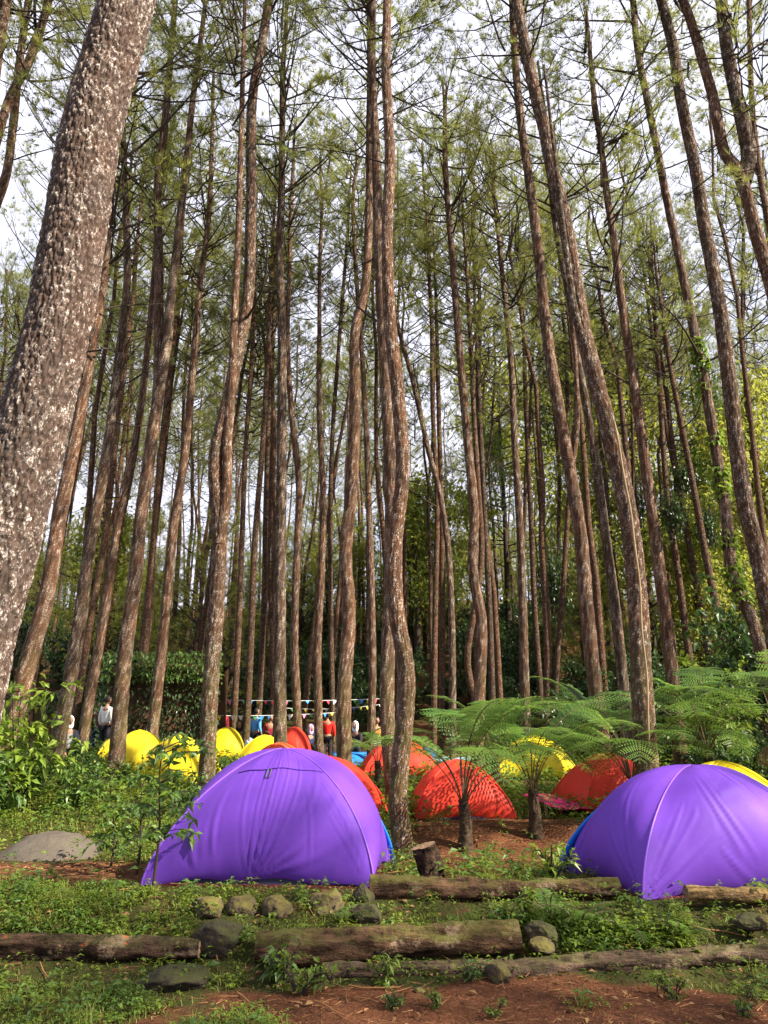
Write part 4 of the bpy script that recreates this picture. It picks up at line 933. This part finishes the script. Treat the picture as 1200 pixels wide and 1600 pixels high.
# ------------------------------------------------------------------ people
M_skin = plain('skin', (.30, .16, .10), .6, .3, .08); M_hair = plain('black_hair', (.012, .01, .009), .6, .3)
def cloth(n, c): return plain('cloth_'+n, c, .85, .15, .12, 12)
CL = {'red': cloth('red', (.62, .02, .015)), 'navy': cloth('navy', (.02, .03, .08)), 'dark': cloth('dark', (.025, .022, .028)), 'maroon': cloth('maroon', (.20, .02, .03)), 'blue': cloth('blue', (.10, .32, .62)), 'white': cloth('white', (.72, .72, .70)), 'lilac': cloth('lilac', (.52, .30, .52)), 'orange': cloth('orange', (.65, .25, .06)), 'grey': cloth('grey', (.2, .2, .22)), 'pale': cloth('pale', (.55, .66, .78))}
def skin_mesh(name, J, E, rad, mat, sub=1, root=0):
    me = bpy.data.meshes.new(name); me.from_pydata([tuple(j) for j in J], E, []); o = bpy.data.objects.new(name, me); C.objects.link(o)
    o.modifiers.new('s', 'SKIN'); me.skin_vertices[0].data[root].use_root = True
    for k, r in enumerate(rad): me.skin_vertices[0].data[k].radius = (r if isinstance(r, tuple) else (r, r))
    m = o.modifiers.new('u', 'SUBSURF'); m.levels = sub
    dg = bpy.context.evaluated_depsgraph_get(); out = bpy.data.meshes.new_from_object(o.evaluated_get(dg)); out.name = name
    bpy.data.objects.remove(o); bpy.data.meshes.remove(me)
    out.materials.clear(); out.materials.append(mat); out.polygons.foreach_set('use_smooth', [True]*len(out.polygons)); return out
def blob(name, c, r, mat, cut=None, n=14):
    th = np.linspace(0, math.pi, n); ph = np.arange(18)*2*math.pi/18; T_, P_ = np.meshgrid(th, ph, indexing='ij')
    V = np.stack([np.sin(T_)*np.cos(P_), np.sin(T_)*np.sin(P_), np.cos(T_)], -1)*np.array(r)
    if cut is not None: V = cut(V)
    i = np.arange(n-1)[:, None]*18; j = np.arange(18)[None]; k = (j+1) % 18
    return mesh(name, V.reshape(-1, 3)+np.array(c), np.stack([i+j, i+18+j, i+18+k, i+k], -1).reshape(-1, 4), mat)
def person(px, Y, face, pose, top, legs, label, hijab=None, hgt=1.62, dz=0.):
    p = at(px, 1170, Y); r = thing('person', (p[0], Y, hz(p[0], Y)+dz), label, 'person', None, face); s = hgt/1.7; r.scale = (s,)*3
    # joints, facing -y: x to the figure's side
    if pose == 'stand':
        hip, kn, an = .92, (.10, -.02, .50), (.11, .02, .08); J = [(0, 0, .92), (0, 0, 1.15), (0, .0, 1.38), (0, 0, 1.47), (0, -.01, 1.55)]
        L = {sd: [(.09*sd, 0, .88), (.10*sd, -.02, .50), (.11*sd, .02, .08), (.12*sd, -.14, .04)] for sd in (-1, 1)}
        Am = {sd: [(.19*sd, 0, 1.38), (.24*sd, .02, 1.10), (.22*sd, -.10, .86), (.21*sd, -.13, .78)] for sd in (-1, 1)}
    elif pose == 'reach':
        J = [(0, 0, .92), (0, -.05, 1.14), (0, -.12, 1.36), (0, -.14, 1.45), (0, -.17, 1.53)]
        L = {sd: [(.09*sd, 0, .88), (.11*sd, -.04, .50), (.12*sd, .02, .08), (.13*sd, -.14, .04)] for sd in (-1, 1)}
        Am = {sd: [(.19*sd, -.12, 1.36), (.30*sd, -.26, 1.18), (.28*sd, -.46, 1.10), (.27*sd, -.54, 1.10)] for sd in (-1, 1)}
    else:
        J = [(0, 0, .14), (0, .03, .38), (0, 0, .62), (0, -.02, .71), (0, -.04, .79)]
        L = {sd: [(.10*sd, -.02, .13), (.24*sd, -.38, .42), (.14*sd, -.50, .06), (.14*sd, -.62, .04)] for sd in (-1, 1)}
        Am = {sd: [(.18*sd, 0, .61), (.25*sd, -.10, .38), (.18*sd, -.34, .40), (.14*sd, -.41, .42)] for sd in (-1, 1)}
    V = list(J); rad = [(.13, .10), (.12, .09), (.135, .085), .05, .055]; E = [(0, 1), (1, 2), (2, 3), (3, 4)]
    for sd in (-1, 1):
        b = len(V); V += L[sd]; rad += [.085, .058, .042, .035]; E += [(0, b), (b, b+1), (b+1, b+2), (b+2, b+3)]
        b = len(V); V += Am[sd]; rad += [.055, .040, .028, .026]; E += [(2, b), (b, b+1), (b+1, b+2), (b+2, b+3)]
        hand = np.array(Am[sd][3]); fd = unit(hand-np.array(Am[sd][2])); lat = unit(np.cross(fd, (0, 0, 1.))+1e-3)
        for q, l in enumerate((.065, .075, .07, .055)):
            c = len(V); o_ = lat*(q-1.5)*.017; V += [tuple(hand+o_+fd*.03), tuple(hand+o_+fd*(.03+l)+np.array((0, -.01, -.01)))]; rad += [.009, .007]; E += [(b+3, c), (c, c+1)]
        c = len(V); V += [tuple(hand-lat*.035*sd+fd*.005), tuple(hand-lat*.05*sd+fd*.045)]; rad += [.010, .008]; E += [(b+3, c), (c, c+1)]
    hc = np.array(J[4])+np.array((0, -.01, .10))
    bodym = skin_mesh('body', V, E, rad, M_skin, 1); bo = obj('body', bodym, r)
    def headcut(v):
        v = v.copy(); fr = np.exp(-((v[..., 2]+.015)/.018)**2-((v[..., 0])/.016)**2)*(v[..., 1] < 0); v[..., 1] -= fr*.022; v[..., 0] *= 1-.25*np.clip(-v[..., 2]/.12, 0, 1); return v
    hd = blob('head', hc, (.076, .095, .115), M_skin, headcut); obj('head', hd, r)
    for sd in (-1, 1): obj('eye', blob('eye', hc+np.array((.03*sd, -.083, .012)), (.012, .008, .007), M_hair, None, 8), r)
    obj('mouth', blob('mouth', hc+np.array((0, -.083, -.055)), (.022, .008, .006), CL['maroon'], None, 8), r)
    if hijab:
        def hj(v): 
            v = v.copy(); fr = (v[..., 1] < -.055) & (np.abs(v[..., 2]) < .085) & (np.abs(v[..., 0]) < .06); v[..., 1] = np.where(fr, -.045, v[..., 1]); lo = np.clip((-v[..., 2]-.05)/.1, 0, 1); v[..., 0] *= 1+.9*lo; v[..., 2] -= lo*.10; return v
        obj('headscarf', blob('headscarf', hc+np.array((0, .006, .008)), (.098, .112, .135), CL[hijab], hj), r)
    else:
        def hr(v):
            v = v.copy(); fr = (v[..., 1] < -.02) & (v[..., 2] < .055); v[..., 1] = np.where(fr, -.01, v[..., 1]); v[..., 2] = np.maximum(v[..., 2], -.075); return v
        obj('hair', blob('hair', hc+np.array((0, .012, .012)), (.086, .098, .118), M_hair, hr), r)
        for sd in (-1, 1): obj('ear', blob('ear', hc+np.array((.079*sd, .0, -.01)), (.012, .02, .03), M_skin, None, 8), r)
    Vs = list(J[:3])+[J[3]]; rs = [(.155, .12), (.145, .11), (.16, .105), .065]; Es = [(0, 1), (1, 2), (2, 3)]
    for sd in (-1, 1):
        b = len(Vs); mid = tuple(np.array(Am[sd][1])*.35+np.array(Am[sd][2])*.65); Vs += [Am[sd][0], Am[sd][1], mid]; rs += [.072, .056, .048]; Es += [(2, b), (b, b+1), (b+1, b+2)]
    obj('shirt', skin_mesh('shirt', Vs, Es, rs, CL[top], 1), r)
    Vs = [tuple(np.array(J[0])+np.array((0, 0, .03)))]; rs = [(.15, .115)]; Es = []
    for sd in (-1, 1):
        b = len(Vs); Vs += [L[sd][0], L[sd][1], tuple(np.array(L[sd][2])+np.array((0, 0, .03)))]; rs += [.105, .075, .058]; Es += [(0, b), (b, b+1), (b+1, b+2)]
    obj('trousers', skin_mesh('trousers', Vs, Es, rs, CL[legs], 1), r)
    for sd in (-1, 1):
        a = np.array(L[sd][2]); obj('shoe', blob('shoe', a+np.array((.01*sd, -.06, -.035)), (.045, .13, .045), CL['dark'], None, 8), r)
    return r
PI = math.pi
person(511, 27, PI, 'stand', 'red', 'dark', 'standing person in a red shirt and dark trousers seen from behind', hgt=1.66)
person(498, 28.2, .5, 'stand', 'navy', 'navy', 'standing person in navy beside the red-shirted one', hgt=1.55)
person(532, 28.6, -.4, 'stand', 'dark', 'dark', 'standing person in black just right of the red-shirted one', hgt=1.58)
person(483, 26.2, .9, 'sit', 'navy', 'dark', 'seated person with a lilac headscarf near the dead straight pine', 'lilac', 1.75, .25)
person(556, 26, -.6, 'sit', 'dark', 'dark', 'seated person with a white headscarf right of the reddish pine', 'white', 1.8, .3)
person(588, 27.5, .4, 'sit', 'orange', 'dark', 'seated person in an orange top far back, left of the sinuous pine', None, 1.75, .5)
person(352, 25, -.9, 'reach', 'maroon', 'pale', 'person in a maroon top and pale trousers leaning over, right of the pale curving pine', hgt=1.6)
person(398, 26, 2.4, 'stand', 'blue', 'dark', 'standing person in a light blue shirt left of the dead straight pine', hgt=1.6)
person(418, 27, .6, 'reach', 'maroon', 'dark', 'person in maroon bending forward beside the light blue shirt', hgt=1.5)
person(372, 24.2, .2, 'sit', 'pale', 'pale', 'seated person in pale blue clothes among the yellow tents', 'dark', 1.75, .15)
person(161, 21.5, 2.6, 'stand', 'white', 'dark', 'standing person in a white shirt left of the twin-stemmed pine', hgt=1.62)
person(104, 20.5, .6, 'sit', 'grey', 'dark', 'seated person in grey with a pale headscarf near the dark leaning pine', 'white', 1.7, .12)
person(150, 24, .3, 'stand', 'maroon', 'navy', 'person in maroon behind the one in the white shirt', hgt=1.6)

# ------------------------------------------------------------------ bunting
M_cord = plain('white_cord', (.6, .6, .58)); FC = [plain('flag_'+n, c, .7) for n, c in (('red', (.7, .05, .08)), ('yellow', (.8, .62, .05)), ('blue', (.05, .25, .7)), ('green', (.08, .45, .15)), ('pink', (.75, .2, .4)), ('white', (.75, .75, .75)))]
FLG = []
for m in FC:
    V = np.array([(-.085, 0, 0), (.085, 0, 0), (.0, .01, -.2), (-.085, .004, 0), (.085, .004, 0), (0, .014, -.2)]); FLG.append(mesh('flag', V, np.array([(0, 1, 2), (3, 5, 4)]), m, smooth=False))
def bunting(a, b_, sag, label, n, seed):
    a = np.array(a); b_ = np.array(b_); t = np.linspace(0, 1, 24)[:, None]; P = a+(b_-a)*t-np.array((0, 0, 1))*sag*4*t*(1-t); r = thing('bunting', P[0], label, 'bunting')
    V, F = tube(P-P[0], .010, 4); obj('cord', mesh('cord', V, F, M_cord), r); ang = math.atan2(b_[1]-a[1], b_[0]-a[0])
    for k in range(n):
        q = (k+.5)/n; p = a+(b_-a)*q-np.array((0, 0, 1))*sag*4*q*(1-q)-P[0]; obj('flag', FLG[(k*5+seed+(k//4)) % 6], r, p, (R.normal(0, .35), R.normal(0, .15), ang), R.uniform(.6, .85))
bunting(at(330, 1093, 25), at(612, 1091, 26.5), .06, 'upper string of coloured pennants strung across the camp between the pines', 26, 0)
bunting(at(325, 1118, 24), at(545, 1112, 25), .05, 'lower string of coloured pennants below the long one, above the red-shirted camper', 20, 2)
bunting(at(440, 1106, 28), at(600, 1100, 29), .1, 'middle string of coloured pennants furthest back behind the campers', 15, 4)

# ------------------------------------------------------------------ undergrowth one can tell apart
def leaf_single(name, L, wid, mat, droop=.25):
    V, F = leaves(np.zeros((1, 3)), np.array([(1., 0, .1)]), L, wid, droop, np.random.default_rng(3), .3); return mesh(name, V, F, mat, smooth=False)
LEAF = [leaf_single('leaf', l, w, M_bright if d == .2 else M_leaf, d) for l, w, d in ((.16, .42, .2), (.20, .40, .35), (.13, .45, .1))]
def sapling(px, py, Y, h, label, seed, nbr, nl, spread=.9, top=None, leafset=LEAF, bias=(0, 0)):
    rng = np.random.default_rng(seed); p = at(px, py, Y); g = hz(p[0], Y); r = thing('sapling', (p[0], Y, g-.03), label, 'sapling')
    P = resample(np.array([(0, 0, 0), (.02, 0, h*.4), (-.03, .02, h*.75), (.0, 0, h)]), 10); V, F = tube(P, np.linspace(.016, .005, 10), 6); obj('stem', mesh('stem', V, F, M_twig), r)
    for k in range(nbr):
        z = h*rng.uniform(.25, .98); az = k*2.4+rng.normal(0, .4); l = spread*rng.uniform(.4, 1)*(1.1-.6*z/h); b0 = np.array((0, 0, z)); e = b0+np.array((l*math.cos(az)+bias[0]*l, l*math.sin(az)+bias[1]*l, l*rng.uniform(-.05, .4)))
        Q = resample(np.array([b0, (b0+e)/2+np.array((0, 0, .06)), e]), 7); V, F = tube(Q, np.linspace(.007, .002, 7), 4); obj('branch', mesh('branch', V, F, M_twig), r)
        for q in range(nl):
            t = rng.uniform(.25, 1); i = t*6; kk = min(5, int(i)); c = Q[kk]+(Q[kk+1]-Q[kk])*(i-kk)
            obj('leaf', leafset[rng.integers(0, len(leafset))], r, c, (rng.normal(0, .5), rng.uniform(-.1, .8), rng.uniform(0, 6.3)), rng.uniform(.4, .8))
    return r
sapling(240, 1370, 8.05, 1.45, 'thin leafy sapling in front of the left corner of the left purple tent', 31, 24, 15, .74, bias=(.4, 0))
sapling(175, 1330, 9.6, .75, 'short leafy sapling right of the sand heap', 33, 15, 14, .5)
sapling(215, 1340, 9.0, 1.0, 'leafy sapling between the sand heap and the taller sapling', 36, 16, 14, .6)
BR_B = [bush_mesh('foliage', 740+k, w, h, nl, L, .5, M_bright, 10) for k, (w, h, nl, L) in enumerate(((1.7, 1.7, 900, .15), (1.5, 1.1, 700, .14)))]
p = at(45, 1130, 13); shrub(BR_B[0], p[0]-.1, 13, 1.25, 'bright yellow-green leafy bush beside the huge trunk on the left', None)
p = at(20, 1150, 12.2); shrub(MIDG[0], p[0]-.4, 12.2, .9, 'darker green bush in front of the bright bush at the left edge', None)
p = at(1120, 1060, 15); shrub(BR_B[1], p[0], 15, 1.3, 'bright broad-leaved bush rising behind the tall tree fern on the right', None, sink=-.8)
LO = [bush_mesh('foliage', 750+k, w, h, nl, L, .48, M_leaf, 7) for k, (w, h, nl, L) in enumerate(((.9, .55, 420, .11), (.7, .4, 320, .10), (1.1, .7, 520, .12)))]
for k in range(70):
    y = R.uniform(10.2, 21); x = R.uniform(-.56, -.17)*y
    if y < 13.2 and x > -6.3: continue
    shrub(LO[R.integers(0, 3)], x, y, R.uniform(.7, 1.25), 'low leafy plant on the left slope below the yellow tents', 'undergrowth on the left slope')
for k in range(40):
    y = R.uniform(12, 22); x = R.uniform(.28, .6)*y
    if abs(x-4.2) < 1.0 and abs(y-14.8) < 1.3: continue
    shrub(LO[R.integers(0, 3)] if k % 2 else DARK[R.integers(0, 3)], x, y, R.uniform(.8, 1.3) if k % 2 else R.uniform(.28, .42), 'low shady undergrowth plant between the tree ferns on the right', 'undergrowth between the ferns')
WEED = [bush_mesh('foliage', 770+k, w, h, nl, L, wd, m, 5) for k, (w, h, nl, L, wd, m) in enumerate(((.34, .24, 110, .07, .45, M_leaf), (.26, .34, 90, .09, .3, M_bright), (.42, .2, 130, .06, .5, M_weed)))]
SMALLF = [frond_mesh(950+k, .42, 1.0, -.5, .085, .1, 14) for k in range(2)]
def small_fern(px, Y, s, label, n=9):
    p = at(px, 1450, Y); r = thing('fern', (p[0], Y, hz(p[0], Y)-.01), label, 'fern')
    for k in range(n): obj('frond', SMALLF[k % 2], r, (0, 0, 0), (R.normal(0, .15), R.normal(0, .2), k*2.4), s*R.uniform(.7, 1.1))
for px, Y, s, lab in ((395, 7.3, .0, ''), (862, 7.35, .9, 'small fern hanging over the end of the log between the tents'), (905, 7.2, 1., 'fern growing in the weeds below the right purple tent'), (985, 7.15, .9, 'fern in the weeds left of the short sunlit log'), (540, 7.3, .7, 'little fern above the thick mossy log'), (1060, 7.15, .8, 'fern low in the weeds under the short sunlit log'), (930, 7.05, .7, 'fern at the top of the long crumbling log')):
    if s: small_fern(px, Y, s, lab)
for px, Y, s, q, lab in ((603, 6.5, .9, 1, 'leafy weed standing in front of the thin grey log'), (612, 6.08, .6, 0, 'tiny weed tuft on the red soil at the bottom centre'), (682, 6.02, .55, 2, 'tiny weed tuft on the red soil, right of the bottom centre one'), (770, 5.95, .5, 2, 'tiny weed tuft on the red soil below the grey wedge stone'), (735, 6.6, .7, 0, 'weed growing at the right end of the thin grey log'), (830, 7.35, 1.0, 1, 'tall weed with long leaves in front of the log between the tents'), (870, 8.3, 1.6, 1, 'leafy weed at the blue corner of the right purple tent'), (1050, 6.3, .8, 2, 'weed patch in front of the long crumbling log'), (1150, 6.05, .8, 2, 'weed patch at the bottom right corner of the ground'), (440, 6.6, 1.3, 0, 'bushy weed at the left end of the thick mossy log'), (465, 6.35, 1.2, 2, 'spreading weed below the left end of the thick mossy log'), (790, 7.2, .9, 0, 'weed under the log between the tents')):
    p = at(px, 1500, Y); shrub(WEED[q], p[0], Y, s, lab, None, name='weed', sink=.01)

# ------------------------------------------------------------------ grass, weeds, litter (nobody could count them)
def scatter(n, x0, x1, y0, y1, keep):
    x = R.uniform(x0, x1, n); y = R.uniform(y0, y1, n); m = keep(x, y); return x[m], y[m]
def tent_clear(x, y):
    m = np.ones(len(x), bool)
    for cx, cy, w, d, a in ((-1.16, 9.12, 2.2, 1.75, -5), (3.27, 8.62, 2.15, 1.55, 11)):
        c, s_ = math.cos(math.radians(a)), math.sin(math.radians(a)); u = (x-cx)*c+(y-cy)*s_; v = -(x-cx)*s_+(y-cy)*c; m &= ~((abs(u) < w/2) & (abs(v) < d/2))
    return m
CLEAR = []
for o_ in C.objects:
    if o_.type == 'MESH' and o_.parent is None and o_.name.split('.')[0] in ('log', 'rock', 'sand_heap'):
        co = np.empty(len(o_.data.vertices)*3, np.float32); o_.data.vertices.foreach_get('co', co); co = co.reshape(-1, 3)+np.array(o_.location)
        for xa in np.arange(co[:, 0].min(), co[:, 0].max(), .08):
            q = co[(co[:, 0] >= xa) & (co[:, 0] < xa+.08)]
            if len(q): CLEAR.append((xa+.04, q[:, 1].min()+(.16 if o_.name.startswith('rock') else 0), q[:, 1].max()))
CLEAR = np.array(CLEAR)
def hidden_by_clear(x, y, front=.38, p=.88):
    m = np.zeros(len(x), bool)
    for cx, ya, yb in CLEAR: m |= (np.abs(x-cx*y/ya) < .05) & (y > ya-front) & (y < yb+.02)
    u = (x+1.16); m |= (np.abs(u+.05) < 1.2) & (y > 7.75-.09*u) & (y < 9)
    u = x-3.1; m |= (np.abs(x-2.55) < .75) & (y > 7.25) & (y < 8.6)
    return m & (R.uniform(0, 1, len(x)) < p)
def inview(x, y): return np.abs(x) < .56*y+.4
def keepg(th, clump=0., fr=.38):
    def f(x, y): 
        g = greenness(x, y); q = fbm(np.stack([x*2.3, y*2.3, x*0], -1), 3, 31)
        return (g+(q-.5)*clump > th+R.uniform(-.2, .2, len(x))) & tent_clear(x, y) & inview(x, y) & ~hidden_by_clear(x, y, fr)
    return f
V1 = []; F1 = []; nv_ = 0
def grass_blades(x, y, L, w):
    n = len(x); z = Hg(x, y)-.005; a = R.uniform(0, 6.28, n); l = L*R.uniform(.5, 1.4, n)*(.5+fbm(np.stack([x*1.7, y*1.7, x*0], -1), 3, 41)); e = R.uniform(.6, 1.4, n)
    d = np.column_stack([np.cos(a)*np.cos(e), np.sin(a)*np.cos(e), np.sin(e)]); s_ = np.column_stack([-np.sin(a), np.cos(a), 0*a])*(w*.5)
    P = np.column_stack([x, y, z]); m = P+d*l[:, None]*.6; t = m+(d*.45+np.column_stack([np.cos(a), np.sin(a), -.5+0*a])*.35)*l[:, None]*.6
    V = np.stack([P-s_, P+s_, m-s_*.8, m+s_*.8, t], 1).reshape(-1, 3); k = np.arange(n)[:, None]*5
    return V, np.concatenate([k+[0, 1, 3], k+[0, 3, 2], k+[2, 3, 4]])
parts = [(scatter(52000, -4.6, 5, 5.3, 9, keepg(.52, 1.2, .2)), .06, .006), (scatter(30000, -8, 8, 9, 17, keepg(.5, .8)), .13, .011)]
VV = []; FF = []; n0 = 0
for (x, y), L, w in parts:
    V, F = grass_blades(x, y, L, w); VV.append(V); FF.append(F+n0); n0 += len(V)
tag(obj('grass', mesh('grass', np.vstack(VV), np.vstack(FF), M_grass, smooth=False)), kind='stuff')
def rosettes(x, y, per, L, wid, hmax):
    n = len(x); z = Hg(x, y); hgt = hmax*R.uniform(.1, 1, n)*(.4+1.1*fbm(np.stack([x*1.3, y*1.3, x*0], -1), 3, 51))
    P = np.column_stack([x, y, z+hgt]); P = np.repeat(P, per, 0)+R.normal(0, 1, (n*per, 3))*np.array((L*.35, L*.35, hmax*.18)); P[:, 2] = np.maximum(P[:, 2], np.repeat(z, per)+.005)
    a = R.uniform(0, 6.28, n*per); D = np.column_stack([np.cos(a), np.sin(a), R.uniform(-.1, .7, n*per)])
    return leaves(P, D, L*R.uniform(.5, 1.3, n*per), wid, .3, R)
VV = []; FF = []; n0 = 0
for (x, y), per, L, wid, hm in ((scatter(9500, -4.6, 5, 5.3, 8.3, keepg(.55, 1.6)), 6, .040, .5, .075), (scatter(2200, -4.6, 5, 6.5, 7.75, lambda x, y: keepg(.35, 1.)(x, y)), 7, .055, .42, .13), (scatter(1500, .9, 5, 6.85, 7.6, lambda x, y: inview(x, y) & tent_clear(x, y) & ~hidden_by_clear(x, y)), 7, .06, .4, .18), (scatter(6500, -8, 8, 8.3, 14, keepg(.5, 1.)), 5, .075, .5, .2), (scatter(9000, -12, 12, 13, 24, keepg(.42, .8)), 5, .13, .5, .32)):
    V, F = rosettes(x, y, per, L, wid, hm); VV.append(V); FF.append(F+n0); n0 += len(V)
tag(obj('ground_weeds', mesh('ground_weeds', np.vstack(VV), np.vstack(FF), M_weed, smooth=False)), kind='stuff')
x, y = scatter(20000, -4.6, 6, 5.3, 13.5, lambda x, y: (greenness(x, y) < .55+.6*(R.uniform(0, 1, len(x)) < .25)) & inview(x, y) & tent_clear(x, y)); z = Hg(x, y)+.004
a = R.uniform(0, 6.28, len(x)); V, F = blades(np.column_stack([x, y, z]), np.column_stack([np.cos(a), np.sin(a), 0*a+.05]), 1, .11, .007, .12, 0)
M_litter = plain('dry_needle', (.20, .10, .045), .9, .1, .6, 2)
tag(obj('needle_litter', mesh('needle_litter', V, F, M_litter, smooth=False)), kind='stuff')
def pine_by(word): return next(o for o in C.objects if word in o.get('label', ''))
r = pine_by('wrapped in creeping ivy'); tk = next(c for c in r.children if c.name.startswith('trunk')); co = np.empty(len(tk.data.vertices)*3, np.float32); tk.data.vertices.foreach_get('co', co); co = co.reshape(-1, 3)
nm = np.empty(len(co)*3, np.float32); tk.data.vertices.foreach_get('normal', nm); nm = nm.reshape(-1, 3)
q = R.choice(np.where((co[:, 2] > 3.5) & (co[:, 2] < 11.5) & (fbm(co*1.3, 3, 77) > .46))[0], 900); V, F = leaves(co[q]+nm[q]*.02, nm[q]*.5+R.normal(0, .4, (900, 3))+np.array((0, 0, -.5)), .13*R.uniform(.6, 1.2, 900), .65, .2, R)
obj('ivy', mesh('ivy', V, F, M_bright, smooth=False), r)
r = pine_by('with a hanging root'); P = resample(np.array([at(x_, y_, 11.7)-np.array(r.location) for x_, y_ in ((960, 660), (975, 740), (988, 820), (998, 900), (1004, 990), (1012, 1080), (1014, 1170))]), 30); V, F = tube(P+np.stack([np.sin(np.arange(30)*.9)*.01]*3, -1), .016, 5)
obj('aerial_root', mesh('aerial_root', V, F, plain('pale_root', (.26, .19, .11), .9, .1)), r)

x, y = scatter(1500, -5, 6, 5.3, 13, lambda x, y: inview(x, y) & tent_clear(x, y)); n = len(x); a = R.uniform(0, 6.28, n)
V, F = leaves(np.column_stack([x, y, Hg(x, y)+.02]), np.column_stack([np.cos(a), np.sin(a), R.uniform(-.2, .3, n)]), .06*R.uniform(.5, 1.3, n), .5, .1, R)
M_dryleaf = plain('dry_leaf', (.21, .12, .055), .9, .1, .6, 2)
VV = []; FF = []; n0 = 0
for (x, y), per, L, wid, hm in ((scatter(800, -4.6, 5, 5.3, 8.2, keepg(.6, 2.2)), 7, .085, .42, .12), (scatter(900, -6, 6, 8.2, 13, keepg(.5, 1.5)), 7, .11, .4, .2)):
    V_, F_ = rosettes(x, y, per, L, wid, hm); VV.append(V_); FF.append(F_+n0); n0 += len(V_)
tag(obj('broad_weeds', mesh('broad_weeds', np.vstack(VV), np.vstack(FF), M_leaf, smooth=False)), kind='stuff')
x, y = scatter(260, -4.6, 5, 5.3, 9, keepg(.5, 1.)); x = np.repeat(x, 22)+R.normal(0, .025, len(x)*22); y = np.repeat(y, 22)+R.normal(0, .025, len(y)*22)
V_, F_ = grass_blades(x, y, .16, .007); tag(obj('grass_tufts', mesh('grass_tufts', V_, F_, M_grass, smooth=False)), kind='stuff')
tag(obj('fallen_leaves', mesh('fallen_leaves', V, F, M_dryleaf, smooth=False)), kind='stuff')
mb = MB()
for k in range(170):
    x_, y_ = R.uniform(-3.5, 3.8), R.uniform(5.5, 12); P = []; a_ = R.uniform(0, 6.3); l = R.uniform(.1, .45)
    if tent_clear(np.array([x_]), np.array([y_]))[0]:
        for q in range(4): P.append((x_+math.cos(a_)*l*q/3+R.normal(0, .012), y_+math.sin(a_)*l*q/3+R.normal(0, .012), hz(x_+math.cos(a_)*l*q/3, y_+math.sin(a_)*l*q/3)+.012+R.uniform(0, .02)))
        mb.tube(np.array(P), R.uniform(.003, .007), 4)
tag(obj('fallen_twigs', mb.mesh('fallen_twigs', [M_litter])), kind='stuff')
# plants of one kind that nothing tells apart carry the stretch of wood they stand in
ZONES = ((-1e9, 322, 'left of the pale curving pine'), (322, 615, 'between the pale curving and sinuous middle pines'), (615, 900, 'between the sinuous middle pine and leaning row'), (900, 1e9, 'among the leaning pines on the right'))
SHORT = {'slender pines just behind the camp': 'slender pine close behind the camp', 'far pines on the hillside at the back': 'far slim pine on the back slope', 'young pines among the far trunks': 'young bushy low-branched pine far back', 'dark shrubs under the far pines': 'dark leafy shrub under the pines far back', 'leafy trees far back between the pines': 'light green leafy tree far back'}
for o in C.objects:
    g = o.get('group')
    if o.parent is None and g in SHORT:
        l = o.location; px = 600+FPX*l.x/depth_of((l.x, l.y, l.z+4))
        z = next(t for a, b_, t in ZONES if a <= px < b_); o['label'] = SHORT[g]+', '+z; o['group'] = g+', '+z
